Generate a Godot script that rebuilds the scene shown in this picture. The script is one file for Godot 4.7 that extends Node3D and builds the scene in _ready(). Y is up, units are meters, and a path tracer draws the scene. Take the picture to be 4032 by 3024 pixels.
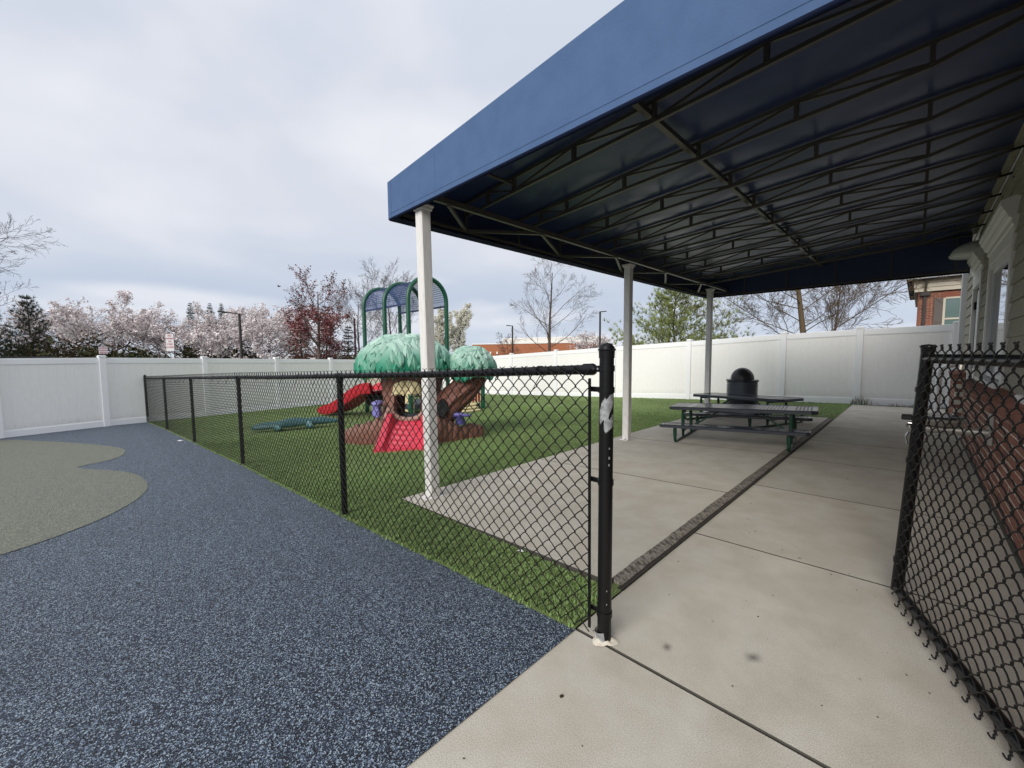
extends Node3D

# ---------------------------------------------------------------- mesh builder
class MB:
	var v := PackedVector3Array()
	var n := PackedVector3Array()
	var c := PackedColorArray()
	var idx := PackedInt32Array()
	var col := Color(1, 1, 1)

	func vert(p: Vector3, nn: Vector3) -> int:
		v.append(p)
		n.append(nn)
		c.append(col)
		return v.size() - 1

	func face(a: int, b: int, d: int) -> void:   # a, b, d run anticlockwise seen from outside
		idx.append(a)
		idx.append(d)
		idx.append(b)

	func tri(p: Vector3, q: Vector3, r: Vector3) -> void:
		var nn := (q - p).cross(r - p).normalized()
		face(vert(p, nn), vert(q, nn), vert(r, nn))

	func quad(p: Vector3, q: Vector3, r: Vector3, s: Vector3) -> void:
		var nn := (r - p).cross(s - q).normalized()
		var a := vert(p, nn)
		vert(q, nn)
		vert(r, nn)
		vert(s, nn)
		face(a, a + 1, a + 2)
		face(a, a + 2, a + 3)

	func box(at: Vector3, size: Vector3, turn := Basis.IDENTITY, bevel := 0.0) -> void:
		var h := size * 0.5
		var e: float = minf(bevel, minf(h.x, minf(h.y, h.z)) * 0.9)
		for ax in 3:
			var bx := (ax + 1) % 3
			var cx := (ax + 2) % 3
			for s in [-1.0, 1.0]:
				var pts: Array[Vector3] = []
				for k in 4:
					var q := Vector3.ZERO
					q[ax] = s * h[ax]
					q[bx] = (h[bx] - e) * (1.0 if k == 1 or k == 2 else -1.0)
					q[cx] = (h[cx] - e) * (1.0 if k >= 2 else -1.0)
					pts.append(at + turn * q)
				if s > 0:
					quad(pts[0], pts[1], pts[2], pts[3])
				else:
					quad(pts[3], pts[2], pts[1], pts[0])
		if e <= 0.0:
			return
		for ax in 3:            # the twelve chamfers
			var bx := (ax + 1) % 3
			var cx := (ax + 2) % 3
			for s in [-1.0, 1.0]:
				for t in [-1.0, 1.0]:
					var q := Vector3.ZERO
					var a1 := q
					a1[ax] = -(h[ax] - e)
					a1[bx] = s * h[bx]
					a1[cx] = t * (h[cx] - e)
					var a2 := a1
					a2[ax] = h[ax] - e
					var b1 := q
					b1[ax] = -(h[ax] - e)
					b1[bx] = s * (h[bx] - e)
					b1[cx] = t * h[cx]
					var b2 := b1
					b2[ax] = h[ax] - e
					if s * t < 0:
						quad(at + turn * a1, at + turn * a2, at + turn * b2, at + turn * b1)
					else:
						quad(at + turn * b1, at + turn * b2, at + turn * a2, at + turn * a1)
		for sx in [-1.0, 1.0]:
			for sy in [-1.0, 1.0]:
				for sz in [-1.0, 1.0]:
					var p := at + turn * Vector3(sx * h.x, sy * (h.y - e), sz * (h.z - e))
					var q := at + turn * Vector3(sx * (h.x - e), sy * h.y, sz * (h.z - e))
					var r := at + turn * Vector3(sx * (h.x - e), sy * (h.y - e), sz * h.z)
					if sx * sy * sz > 0:
						tri(p, q, r)
					else:
						tri(p, r, q)

	func bar(p: Vector3, q: Vector3, w: float, h: float, up := Vector3.UP, bevel := 0.0) -> void:   # a square bar from p to q
		var z := (q - p).normalized()
		var u := up if absf(up.dot(z)) < 0.99 else Vector3.RIGHT
		var x := u.cross(z).normalized()
		box((p + q) * 0.5, Vector3(w, h, p.distance_to(q)), Basis(x, z.cross(x), z), bevel)

	func tube(pts: PackedVector3Array, radii: PackedFloat32Array, sides: int, caps := true, refv := Vector3.ZERO) -> void:
		var m := pts.size()
		if m < 2:
			return
		var first := v.size()
		var t := (pts[1] - pts[0]).normalized()
		var u := refv
		if u == Vector3.ZERO:
			u = Vector3.UP if absf(t.y) < 0.9 else Vector3.RIGHT
		u = (u - t * u.dot(t)).normalized()
		for i in m:
			var tt: Vector3
			if i == 0:
				tt = pts[1] - pts[0]
			elif i == m - 1:
				tt = pts[m - 1] - pts[m - 2]
			else:
				tt = (pts[i + 1] - pts[i]).normalized() + (pts[i] - pts[i - 1]).normalized()
			if tt.length_squared() > 1e-12:
				t = tt.normalized()
			var uu := u - t * u.dot(t)
			if uu.length_squared() > 1e-10:
				u = uu.normalized()
			var w := t.cross(u)
			var r: float = radii[mini(i, radii.size() - 1)]
			for k in sides:
				var a := TAU * k / sides
				var d := u * cos(a) + w * sin(a)
				v.append(pts[i] + d * r)
				n.append(d)
				c.append(col)
		for i in m - 1:
			for k in sides:
				var a := first + i * sides + k
				var b := first + i * sides + (k + 1) % sides
				idx.append(a)
				idx.append(a + sides)
				idx.append(b)
				idx.append(b)
				idx.append(a + sides)
				idx.append(b + sides)
		if caps:
			for e in 2:
				var i := 0 if e == 0 else m - 1
				var nn := (pts[0] - pts[1]).normalized() if e == 0 else (pts[m - 1] - pts[m - 2]).normalized()
				var o := vert(pts[i], nn)
				for k in sides:
					vert(v[first + i * sides + k], nn)
				for k in sides:
					if e == 0:
						face(o, o + 1 + (k + 1) % sides, o + 1 + k)
					else:
						face(o, o + 1 + k, o + 1 + (k + 1) % sides)

	func rod(p: Vector3, q: Vector3, r: float, sides := 8, r2 := -1.0) -> void:
		tube(PackedVector3Array([p, q]), PackedFloat32Array([r, r if r2 < 0 else r2]), sides)

	func lathe(profile: PackedVector2Array, segs: int, at := Vector3.ZERO, turn := Basis.IDENTITY, from := 0.0, to := TAU) -> void:   # profile: radius, height; upwards with the outside on the right
		for i in profile.size() - 1:
			var p := profile[i]
			var q := profile[i + 1]
			var d := q - p
			if d.length() < 1e-7:
				continue
			var nr := Vector2(d.y, -d.x).normalized()
			for k in segs:
				var a := from + (to - from) * k / segs
				var b := from + (to - from) * (k + 1) / segs
				var ca := Vector3(cos(a), 0, -sin(a))
				var cb := Vector3(cos(b), 0, -sin(b))
				var na := turn * (ca * nr.x + Vector3(0, nr.y, 0))
				var nb := turn * (cb * nr.x + Vector3(0, nr.y, 0))
				var i0 := vert(at + turn * (ca * p.x + Vector3(0, p.y, 0)), na)
				vert(at + turn * (cb * p.x + Vector3(0, p.y, 0)), nb)
				vert(at + turn * (cb * q.x + Vector3(0, q.y, 0)), nb)
				vert(at + turn * (ca * q.x + Vector3(0, q.y, 0)), na)
				face(i0, i0 + 1, i0 + 2)
				face(i0, i0 + 2, i0 + 3)

	func grid(f: Callable, nu: int, nv: int, skip = null) -> void:   # f(u, v) -> Vector3 with smooth normals; u to the right, v up, seen from outside
		var first := v.size()
		for j in nv + 1:
			for i in nu + 1:
				vert(f.call(float(i) / nu, float(j) / nv), Vector3.ZERO)
		for j in nv:
			for i in nu:
				if skip != null and skip.call((i + 0.5) / nu, (j + 0.5) / nv):
					continue
				var a := first + j * (nu + 1) + i
				var b := a + 1
				var d := a + nu + 2
				var e := a + nu + 1
				var nn := (v[d] - v[a]).cross(v[e] - v[b])
				n[a] += nn
				n[b] += nn
				n[d] += nn
				n[e] += nn
				face(a, b, d)
				face(a, d, e)
		for k in range(first, v.size()):
			n[k] = n[k].normalized() if n[k].length_squared() > 1e-20 else Vector3.UP

	func mesh() -> ArrayMesh:
		var m := ArrayMesh.new()
		if idx.is_empty():
			return m
		var arr := []
		arr.resize(Mesh.ARRAY_MAX)
		arr[Mesh.ARRAY_VERTEX] = v
		arr[Mesh.ARRAY_NORMAL] = n
		arr[Mesh.ARRAY_COLOR] = c
		arr[Mesh.ARRAY_INDEX] = idx
		m.add_surface_from_arrays(Mesh.PRIMITIVE_TRIANGLES, arr)
		return m

# ---------------------------------------------------------------- naming helpers
var taken := {}
var M := {}
var rng := RandomNumberGenerator.new()

func numbered(called: String) -> String:
	var k: int = taken.get(called, 0)
	taken[called] = k + 1
	return called if k == 0 else "%s_%03d" % [called, k]

func thing(called: String, label: String, category: String, at := Vector3.ZERO, turn := 0.0, group := "") -> Node3D:
	var o := Node3D.new()
	o.name = numbered(called)
	add_child(o, true)
	o.position = at
	o.rotation.y = turn
	return tag(o, label, category, group)

func tag(o: Node3D, label: String, category: String, group := "") -> Node3D:
	o.set_meta("label", label)
	o.set_meta("category", category)
	if group:
		o.set_meta("group", group)
	return o

func part(called: String, shape, mat: Material, parent: Node3D, at := Transform3D.IDENTITY) -> MeshInstance3D:
	var o := MeshInstance3D.new()
	o.mesh = shape.mesh() if shape is MB else shape
	o.material_override = mat
	o.transform = at
	var k := 1
	var want := called
	while parent.has_node(want):
		want = "%s_%03d" % [called, k]
		k += 1
	o.name = want
	parent.add_child(o, true)
	return o

var counters := {}
func piece(called: String, shape: Mesh, mat: Material, parent: Node3D, at: Transform3D) -> MeshInstance3D:   # like part(), for long rows of pieces
	var key := str(parent.get_instance_id()) + called
	var k: int = counters.get(key, 0)
	counters[key] = k + 1
	var o := MeshInstance3D.new()
	o.mesh = shape
	o.material_override = mat
	o.transform = at
	o.name = called if k == 0 else "%s_%03d" % [called, k]
	parent.add_child(o, true)
	return o

func struct(called: String, shape, mat: Material) -> MeshInstance3D:
	var o := part(called, shape, mat, self)
	o.set_meta("kind", "structure")
	return o

func single(called: String, shape, mat: Material, label: String, category: String, at := Vector3.ZERO, turn := 0.0, group := "") -> MeshInstance3D:
	var o := MeshInstance3D.new()
	o.mesh = shape.mesh() if shape is MB else shape
	o.material_override = mat
	o.name = numbered(called)
	add_child(o, true)
	o.position = at
	o.rotation.y = turn
	tag(o, label, category, group)
	return o

func scatter(called: String, shape: Mesh, mat: Material, buffer: PackedFloat32Array, colors: bool, parent: Node3D) -> MultiMeshInstance3D:
	var mm := MultiMesh.new()
	mm.transform_format = MultiMesh.TRANSFORM_3D
	mm.use_colors = colors
	mm.mesh = shape
	mm.instance_count = buffer.size() / (16 if colors else 12)
	mm.buffer = buffer
	var o := MultiMeshInstance3D.new()
	o.multimesh = mm
	o.material_override = mat
	o.name = called
	parent.add_child(o, true)
	o.set_meta("kind", "stuff")
	return o

func put(buf: PackedFloat32Array, b: Basis, o: Vector3, col = null) -> void:
	buf.append_array(PackedFloat32Array([b.x.x, b.y.x, b.z.x, o.x, b.x.y, b.y.y, b.z.y, o.y, b.x.z, b.y.z, b.z.z, o.z]))
	if col != null:
		buf.append_array(PackedFloat32Array([col.r, col.g, col.b, 1.0]))

# ---------------------------------------------------------------- materials
func lin(r: float, g: float, b: float) -> Color:   # a real-world base colour, for albedo_color
	return Color(r, g, b).linear_to_srgb()

func mat(r: float, g: float, b: float, rough := 0.7, metal := 0.0, spec := 0.5) -> StandardMaterial3D:
	var m := StandardMaterial3D.new()
	m.albedo_color = lin(r, g, b)
	m.roughness = rough
	m.metallic = metal
	m.metallic_specular = spec
	return m

func noise(kind: int, freq: float, oct := 4, sd := 1) -> FastNoiseLite:
	var f := FastNoiseLite.new()
	f.noise_type = kind
	f.frequency = freq
	f.seed = sd
	f.fractal_octaves = oct
	if oct <= 1:
		f.fractal_type = FastNoiseLite.FRACTAL_NONE
	return f

func noise_tex(f: FastNoiseLite, size: int, stops: Array, constant := false, bump := 0.0) -> NoiseTexture2D:   # stops: [offset, linear r, g, b]
	var t := NoiseTexture2D.new()
	t.width = size
	t.height = size
	t.seamless = true
	t.seamless_blend_skirt = 0.15 if f.noise_type != FastNoiseLite.TYPE_CELLULAR else 0.01
	t.noise = f
	t.generate_mipmaps = false
	if bump > 0:
		t.as_normal_map = true
		t.bump_strength = bump
		return t
	var g := Gradient.new()
	var offs := PackedFloat32Array()
	var cols := PackedColorArray()
	for s in stops:
		offs.append(s[0])
		cols.append(lin(s[1], s[2], s[3]))
	g.offsets = offs
	g.colors = cols
	if constant:
		g.interpolation_mode = Gradient.GRADIENT_INTERPOLATE_CONSTANT
	t.color_ramp = g
	return t

func tri_map(m: StandardMaterial3D, scale: Vector3, world := true) -> StandardMaterial3D:
	m.uv1_triplanar = true
	m.uv1_world_triplanar = world
	m.uv1_scale = scale
	return m

func make_materials() -> void:
	# rubber crumb: every cell of the noise is one granule
	var crumb := noise(FastNoiseLite.TYPE_CELLULAR, 0.31, 1, 5)
	crumb.cellular_return_type = FastNoiseLite.RETURN_CELL_VALUE
	crumb.cellular_jitter = 1.0
	var relief := noise(FastNoiseLite.TYPE_CELLULAR, 0.31, 1, 5)
	relief.cellular_return_type = FastNoiseLite.RETURN_DISTANCE
	relief.cellular_jitter = 1.0
	var rough_n := noise_tex(relief, 1024, [], false, 6.0)
	var blue := mat(1, 1, 1, 0.62, 0, 0.5)
	blue.albedo_texture = noise_tex(crumb, 1024, [[0.0, 0.004, 0.006, 0.011], [0.32, 0.013, 0.020, 0.036], [0.49, 0.045, 0.068, 0.115], [0.66, 0.125, 0.175, 0.25], [0.83, 0.36, 0.44, 0.52]], true)
	blue.normal_enabled = true
	blue.normal_texture = rough_n
	blue.normal_scale = 1.0
	blue.vertex_color_use_as_albedo = true
	M.rubber_blue = tri_map(blue, Vector3.ONE * (1.0 / 1.25))
	var grn := mat(1, 1, 1, 0.6, 0, 0.6)
	grn.albedo_texture = noise_tex(crumb, 1024, [[0.0, 0.03, 0.035, 0.024], [0.25, 0.09, 0.10, 0.07], [0.5, 0.17, 0.185, 0.13], [0.75, 0.28, 0.29, 0.215], [0.9, 0.40, 0.41, 0.31]], true)
	grn.normal_enabled = true
	grn.normal_texture = rough_n
	grn.vertex_color_use_as_albedo = true
	M.rubber_green = tri_map(grn, Vector3.ONE * (1.0 / 1.25))
	# artificial turf
	var mot := noise(FastNoiseLite.TYPE_SIMPLEX, 0.12, 4, 9)
	var turf := mat(1, 1, 1, 0.9, 0, 0.2)
	turf.albedo_texture = noise_tex(mot, 512, [[0.0, 0.09, 0.13, 0.045], [0.5, 0.15, 0.20, 0.08], [1.0, 0.24, 0.28, 0.13]])
	turf.vertex_color_use_as_albedo = true
	M.turf = tri_map(turf, Vector3.ONE * 2.0)
	var blade := mat(1, 1, 1, 0.55, 0, 0.35)
	blade.vertex_color_use_as_albedo = true
	blade.backlight_enabled = true
	blade.backlight = Color(0.25, 0.3, 0.15)
	M.blade = blade
	# concrete
	var cn := noise(FastNoiseLite.TYPE_SIMPLEX, 0.006, 7, 21)
	cn.fractal_gain = 0.62
	var cf := noise(FastNoiseLite.TYPE_SIMPLEX, 0.22, 3, 23)
	var conc := mat(1, 1, 1, 0.9, 0, 0.3)
	conc.albedo_texture = noise_tex(cn, 1024, [[0.0, 0.505, 0.46, 0.385], [0.4, 0.55, 0.51, 0.435], [0.65, 0.58, 0.545, 0.47], [1.0, 0.62, 0.59, 0.52]])
	conc.detail_enabled = true
	conc.detail_blend_mode = BaseMaterial3D.BLEND_MODE_MUL
	conc.detail_uv_layer = BaseMaterial3D.DETAIL_UV_2
	conc.detail_albedo = noise_tex(cf, 1024, [[0.0, 0.50, 0.48, 0.45], [0.28, 0.78, 0.77, 0.75], [0.45, 0.95, 0.95, 0.94], [0.6, 1, 1, 1], [1.0, 1, 1, 1]])
	conc.uv2_triplanar = true
	conc.uv2_world_triplanar = true
	conc.uv2_scale = Vector3.ONE * 0.85
	conc.normal_enabled = true
	conc.normal_texture = noise_tex(noise(FastNoiseLite.TYPE_SIMPLEX, 0.42, 2, 25), 1024, [], false, 2.0)
	conc.normal_scale = 0.16
	conc.vertex_color_use_as_albedo = true
	M.concrete = tri_map(conc, Vector3.ONE * 0.37)
	var agg := mat(1, 1, 1, 0.85)
	var an := noise(FastNoiseLite.TYPE_CELLULAR, 0.05, 2, 31)
	an.cellular_return_type = FastNoiseLite.RETURN_CELL_VALUE
	agg.albedo_texture = noise_tex(an, 512, [[0.0, 0.07, 0.06, 0.05], [0.3, 0.17, 0.15, 0.13], [0.55, 0.27, 0.245, 0.21], [0.85, 0.36, 0.33, 0.28]], true)
	M.aggregate = tri_map(agg, Vector3.ONE * 2.2)
	M.dirt = mat(0.035, 0.03, 0.024, 0.95)
	M.asphalt = mat(0.06, 0.06, 0.058, 0.95)
	# vinyl fence
	var vn := noise(FastNoiseLite.TYPE_SIMPLEX, 0.02, 5, 41)
	var vinyl := mat(1, 1, 1, 0.5, 0, 0.4)
	vinyl.albedo_texture = noise_tex(vn, 512, [[0.0, 0.84, 0.835, 0.81], [0.5, 0.87, 0.865, 0.845], [1.0, 0.89, 0.885, 0.87]])
	vinyl.vertex_color_use_as_albedo = true
	M.vinyl = tri_map(vinyl, Vector3(1.6, 0.35, 1.6))
	M.vinyl_post = mat(0.88, 0.89, 0.90, 0.45)
	# black coated steel
	var blk := mat(0.007, 0.007, 0.0075, 0.32, 0.0, 0.36)
	M.black = blk
	M.wire = mat(0.007, 0.007, 0.007, 0.4, 0.0, 0.36)
	M.galv = mat(0.36, 0.37, 0.38, 0.5, 0.6)
	var peel := mat(1, 1, 1, 0.6, 0.3)
	peel.albedo_texture = noise_tex(noise(FastNoiseLite.TYPE_SIMPLEX, 0.02, 5, 45), 256, [[0.0, 0.16, 0.165, 0.17], [0.5, 0.30, 0.31, 0.32], [1.0, 0.48, 0.49, 0.50]])
	M.peel = tri_map(peel, Vector3.ONE * 6.0)
	# awning
	var fab := mat(1, 1, 1, 0.75, 0, 0.22)
	fab.albedo_texture = noise_tex(noise(FastNoiseLite.TYPE_SIMPLEX, 0.01, 5, 51), 512, [[0.0, 0.073, 0.128, 0.248], [0.5, 0.080, 0.138, 0.262], [1.0, 0.086, 0.146, 0.275]])
	fab.normal_enabled = true
	fab.normal_texture = noise_tex(noise(FastNoiseLite.TYPE_SIMPLEX, 0.4, 2, 53), 256, [], false, 2.0)
	fab.normal_scale = 0.08
	M.awning = tri_map(fab, Vector3.ONE * 0.8)
	var shaded_cloth := mat(1, 1, 1, 0.33, 0, 0.6)  # inner face of the same cloth, its shade painted in as darker navy
	shaded_cloth.albedo_texture = noise_tex(noise(FastNoiseLite.TYPE_SIMPLEX, 0.008, 4, 55), 256, [[0.0, 0.018, 0.034, 0.10], [1.0, 0.028, 0.048, 0.13]])
	M.shaded_cloth = tri_map(shaded_cloth, Vector3.ONE * 0.7)
	M.frame_tube = mat(0.098, 0.092, 0.077, 0.45, 0.35)
	M.hem_in_shade = mat(0.008, 0.013, 0.034, 0.8, 0, 0.2)  # awning cloth again, darkened to paint the shade under the edge
	var pst := mat(1, 1, 1, 0.45, 0, 0.45)
	pst.albedo_texture = noise_tex(noise(FastNoiseLite.TYPE_SIMPLEX, 0.03, 5, 57), 256, [[0.0, 0.66, 0.64, 0.605], [0.5, 0.755, 0.74, 0.71], [1.0, 0.79, 0.775, 0.75]])
	M.post = tri_map(pst, Vector3(3, 0.7, 3))
	# building
	var sid := mat(1, 1, 1, 0.75, 0, 0.35)
	var gn := noise(FastNoiseLite.TYPE_SIMPLEX, 0.02, 5, 61)
	sid.albedo_texture = noise_tex(gn, 512, [[0.0, 0.27, 0.255, 0.195], [0.5, 0.335, 0.315, 0.245], [1.0, 0.38, 0.36, 0.285]])
	sid.normal_enabled = true
	sid.normal_texture = noise_tex(gn, 512, [], false, 5.0)
	sid.normal_scale = 0.6
	M.siding = tri_map(sid, Vector3(2, 6, 0.5))
	M.trim = mat(0.77, 0.755, 0.71, 0.5)
	M.white = mat(0.74, 0.74, 0.73, 0.4)
	M.glass = mat(0.40, 0.43, 0.46, 0.02, 0.85, 0.75)
	var bn := noise(FastNoiseLite.TYPE_SIMPLEX, 0.05, 5, 71)
	for k in 4:
		var b := mat(1, 1, 1, 0.85, 0, 0.3)
		var q: float = [1.0, 0.82, 1.18, 0.66][k]
		b.albedo_texture = noise_tex(bn, 256, [[0.0, 0.15 * q, 0.066 * q, 0.048 * q], [0.5, 0.27 * q, 0.118 * q, 0.084 * q], [1.0, 0.38 * q, 0.20 * q, 0.15 * q]])
		b.normal_enabled = true
		b.normal_texture = noise_tex(bn, 256, [], false, 5.0)
		M["brick%d" % k] = tri_map(b, Vector3(4, 4, 4))
	var mor := mat(1, 1, 1, 0.95)
	mor.albedo_texture = noise_tex(bn, 256, [[0.0, 0.55, 0.49, 0.40], [1.0, 0.75, 0.70, 0.60]])
	M.mortar = tri_map(mor, Vector3(3, 3, 3))
	M.mould = mat(0.05, 0.05, 0.035, 0.95)
	# playground plastics
	M.pipe_green = mat(0.008, 0.085, 0.045, 0.35)
	var leafy := mat(1, 1, 1, 0.5, 0, 0.4)
	leafy.vertex_color_use_as_albedo = true
	M.tinted = leafy
	var bark := mat(1, 1, 1, 0.55, 0, 0.4)
	bark.vertex_color_use_as_albedo = true
	bark.albedo_texture = noise_tex(noise(FastNoiseLite.TYPE_SIMPLEX, 0.015, 4, 81), 256, [[0.0, 0.8, 0.8, 0.8], [1.0, 1.0, 1.0, 1.0]])
	M.plastic = tri_map(bark, Vector3.ONE * 1.5, false)
	M.red = mat(0.56, 0.022, 0.042, 0.35)
	M.pink_red = mat(0.66, 0.045, 0.085, 0.4)
	M.dark_red = mat(0.22, 0.012, 0.016, 0.5)
	M.cream = mat(0.72, 0.62, 0.36, 0.45)
	M.purple = mat(0.10, 0.09, 0.32, 0.4)
	M.purple_pale = mat(0.22, 0.21, 0.52, 0.45)
	M.slate = mat(0.05, 0.06, 0.075, 0.6)
	var shade := mat(0.05, 0.09, 0.22, 0.6)
	shade.transparency = BaseMaterial3D.TRANSPARENCY_ALPHA
	shade.albedo_color.a = 0.55
	M.shade_mesh = shade
	M.shade_hem = mat(0.02, 0.035, 0.11, 0.5)
	M.teal = mat(1, 1, 1, 0.45)
	M.teal.vertex_color_use_as_albedo = true
	M.coat = mat(0.03, 0.036, 0.05, 0.22, 0, 0.6)
	M.can_coat = mat(0.085, 0.10, 0.125, 0.45)
	M.table_green = mat(0.004, 0.042, 0.024, 0.35)
	M.dome = mat(0.022, 0.021, 0.021, 0.42)
	M.steel = mat(0.40, 0.385, 0.35, 0.45, 0.55)
	M.chrome = mat(0.45, 0.45, 0.45, 0.22, 1.0)
	# vegetation
	var wood := mat(1, 1, 1, 0.9, 0, 0.2)
	wood.vertex_color_use_as_albedo = true
	M.wood = wood
	var pet := mat(1, 1, 1, 0.8, 0, 0.2)
	pet.vertex_color_use_as_albedo = true
	pet.backlight_enabled = true
	pet.backlight = Color(0.5, 0.5, 0.5)
	M.petal = pet
	M.needle = mat(1, 1, 1, 0.75, 0, 0.25)
	M.needle.vertex_color_use_as_albedo = true
	M.lamp_pole = mat(0.03, 0.026, 0.024, 0.6)
	M.rust = mat(0.09, 0.035, 0.028, 0.8)
	M.sign_white = mat(0.78, 0.76, 0.76, 0.5)
	M.sign_red = mat(0.50, 0.13, 0.15, 0.5)
	M.school = mat(0.36, 0.135, 0.065, 0.9)
	M.roof_dark = mat(0.05, 0.045, 0.045, 0.8)
	M.gable = mat(0.55, 0.50, 0.40, 0.7)
	M.shutter = mat(0.115, 0.095, 0.085, 0.7)
	M.house_glass = mat(0.13, 0.19, 0.18, 0.08, 0, 0.6)

# ---------------------------------------------------------------- the lie of the land
func gy(x: float, z: float) -> float:
	var t := maxf(0.0, -(x + 1.05))
	if x > -1.05:
		return 0.02 * (x + 1.05)
	return -(0.034 * t * minf(1.0, 0.68 + t * 0.08) + 0.0003 * t * t + 0.0007 * t * absf(z))

const FENCE := [Vector2(-0.92, -1.48), Vector2(-3.31, -1.33), Vector2(-6.35, -1.22), Vector2(-9.3, -1.06), Vector2(-12.24, -0.91), Vector2(-15.06, -0.72)]

func fence_z(x: float) -> float:
	for i in FENCE.size() - 1:
		var a: Vector2 = FENCE[i]
		var b: Vector2 = FENCE[i + 1]
		if x >= b.x or i == FENCE.size() - 2:
			return lerpf(a.y, b.y, (x - a.x) / (b.x - a.x))
	return -1.0

func left_x(z: float) -> float:      # the long white fence on the left
	return -14.84 + (0.09 - z) * (-2.3 / 8.6)

# ---------------------------------------------------------------- ground
func sheet(x0: float, x1: float, z0: float, z1: float, step: float, lift: float, inside: Callable, tint: Callable) -> MB:
	var b := MB.new()
	var nx := int(ceil((x1 - x0) / step))
	var nz := int(ceil((z1 - z0) / step))
	var at := PackedInt32Array()
	at.resize((nx + 1) * (nz + 1))
	at.fill(-1)
	for j in nz:
		for i in nx:
			var cx := x0 + (i + 0.5) * step
			var cz := z0 + (j + 0.5) * step
			if not inside.call(cx, cz):
				continue
			var q := [j * (nx + 1) + i, j * (nx + 1) + i + 1, (j + 1) * (nx + 1) + i + 1, (j + 1) * (nx + 1) + i]
			for k: int in q:
				if at[k] < 0:
					var x := x0 + (k % (nx + 1)) * step
					var z := z0 + floorf(float(k) / (nx + 1)) * step
					b.col = tint.call(x, z)
					at[k] = b.vert(Vector3(x, gy(x, z) + lift, z), Vector3.UP)
			b.face(at[q[0]], at[q[3]], at[q[2]])
			b.face(at[q[0]], at[q[2]], at[q[1]])
	return b

func strip_between(fa: Callable, fb: Callable, s0: float, s1: float, count: int, rows: int, lift: float, tint: Callable) -> MB:   # a sheet between two edge lines (x along s): exact borders
	var b := MB.new()
	var first := 0
	for i in count + 1:
		var s := lerpf(s0, s1, float(i) / count)
		var p: Vector2 = fa.call(s)
		var q: Vector2 = fb.call(s)
		for j in rows + 1:
			var m := p.lerp(q, float(j) / rows)
			b.col = tint.call(m.x, m.y)
			b.vert(Vector3(m.x, gy(m.x, m.y) + lift, m.y), Vector3.UP)
	for i in count:
		for j in rows:
			var a := first + i * (rows + 1) + j
			b.face(a, a + rows + 1, a + rows + 2)
			b.face(a, a + rows + 2, a + 1)
	return b

func slab(x0: float, x1: float, z0: float, z1: float, top: Callable, thick: float, tone: float) -> MB:   # z0 > z1
	var b := MB.new()
	b.col = Color(tone, tone, tone)
	var e := 0.004
	var p := []
	for q in [[x0, z0], [x1, z0], [x1, z1], [x0, z1]]:
		var x: float = q[0]
		var z: float = q[1]
		var ix := x + (e if x == x0 else -e)
		var iz := z + (-e if z == z0 else e)
		var y: float = top.call(x, z)
		p.append([Vector3(ix, top.call(ix, iz), iz), Vector3(x, y - e, z), Vector3(x, y - thick, z)])
	b.quad(p[0][0], p[1][0], p[2][0], p[3][0])
	for k in 4:
		var m := (k + 1) % 4
		b.col = Color(tone, tone, tone) * 0.14         # dirt lies in the joints
		b.quad(p[k][1], p[m][1], p[m][0], p[k][0])
		b.quad(p[k][2], p[m][2], p[m][1], p[k][1])
	return b

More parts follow.
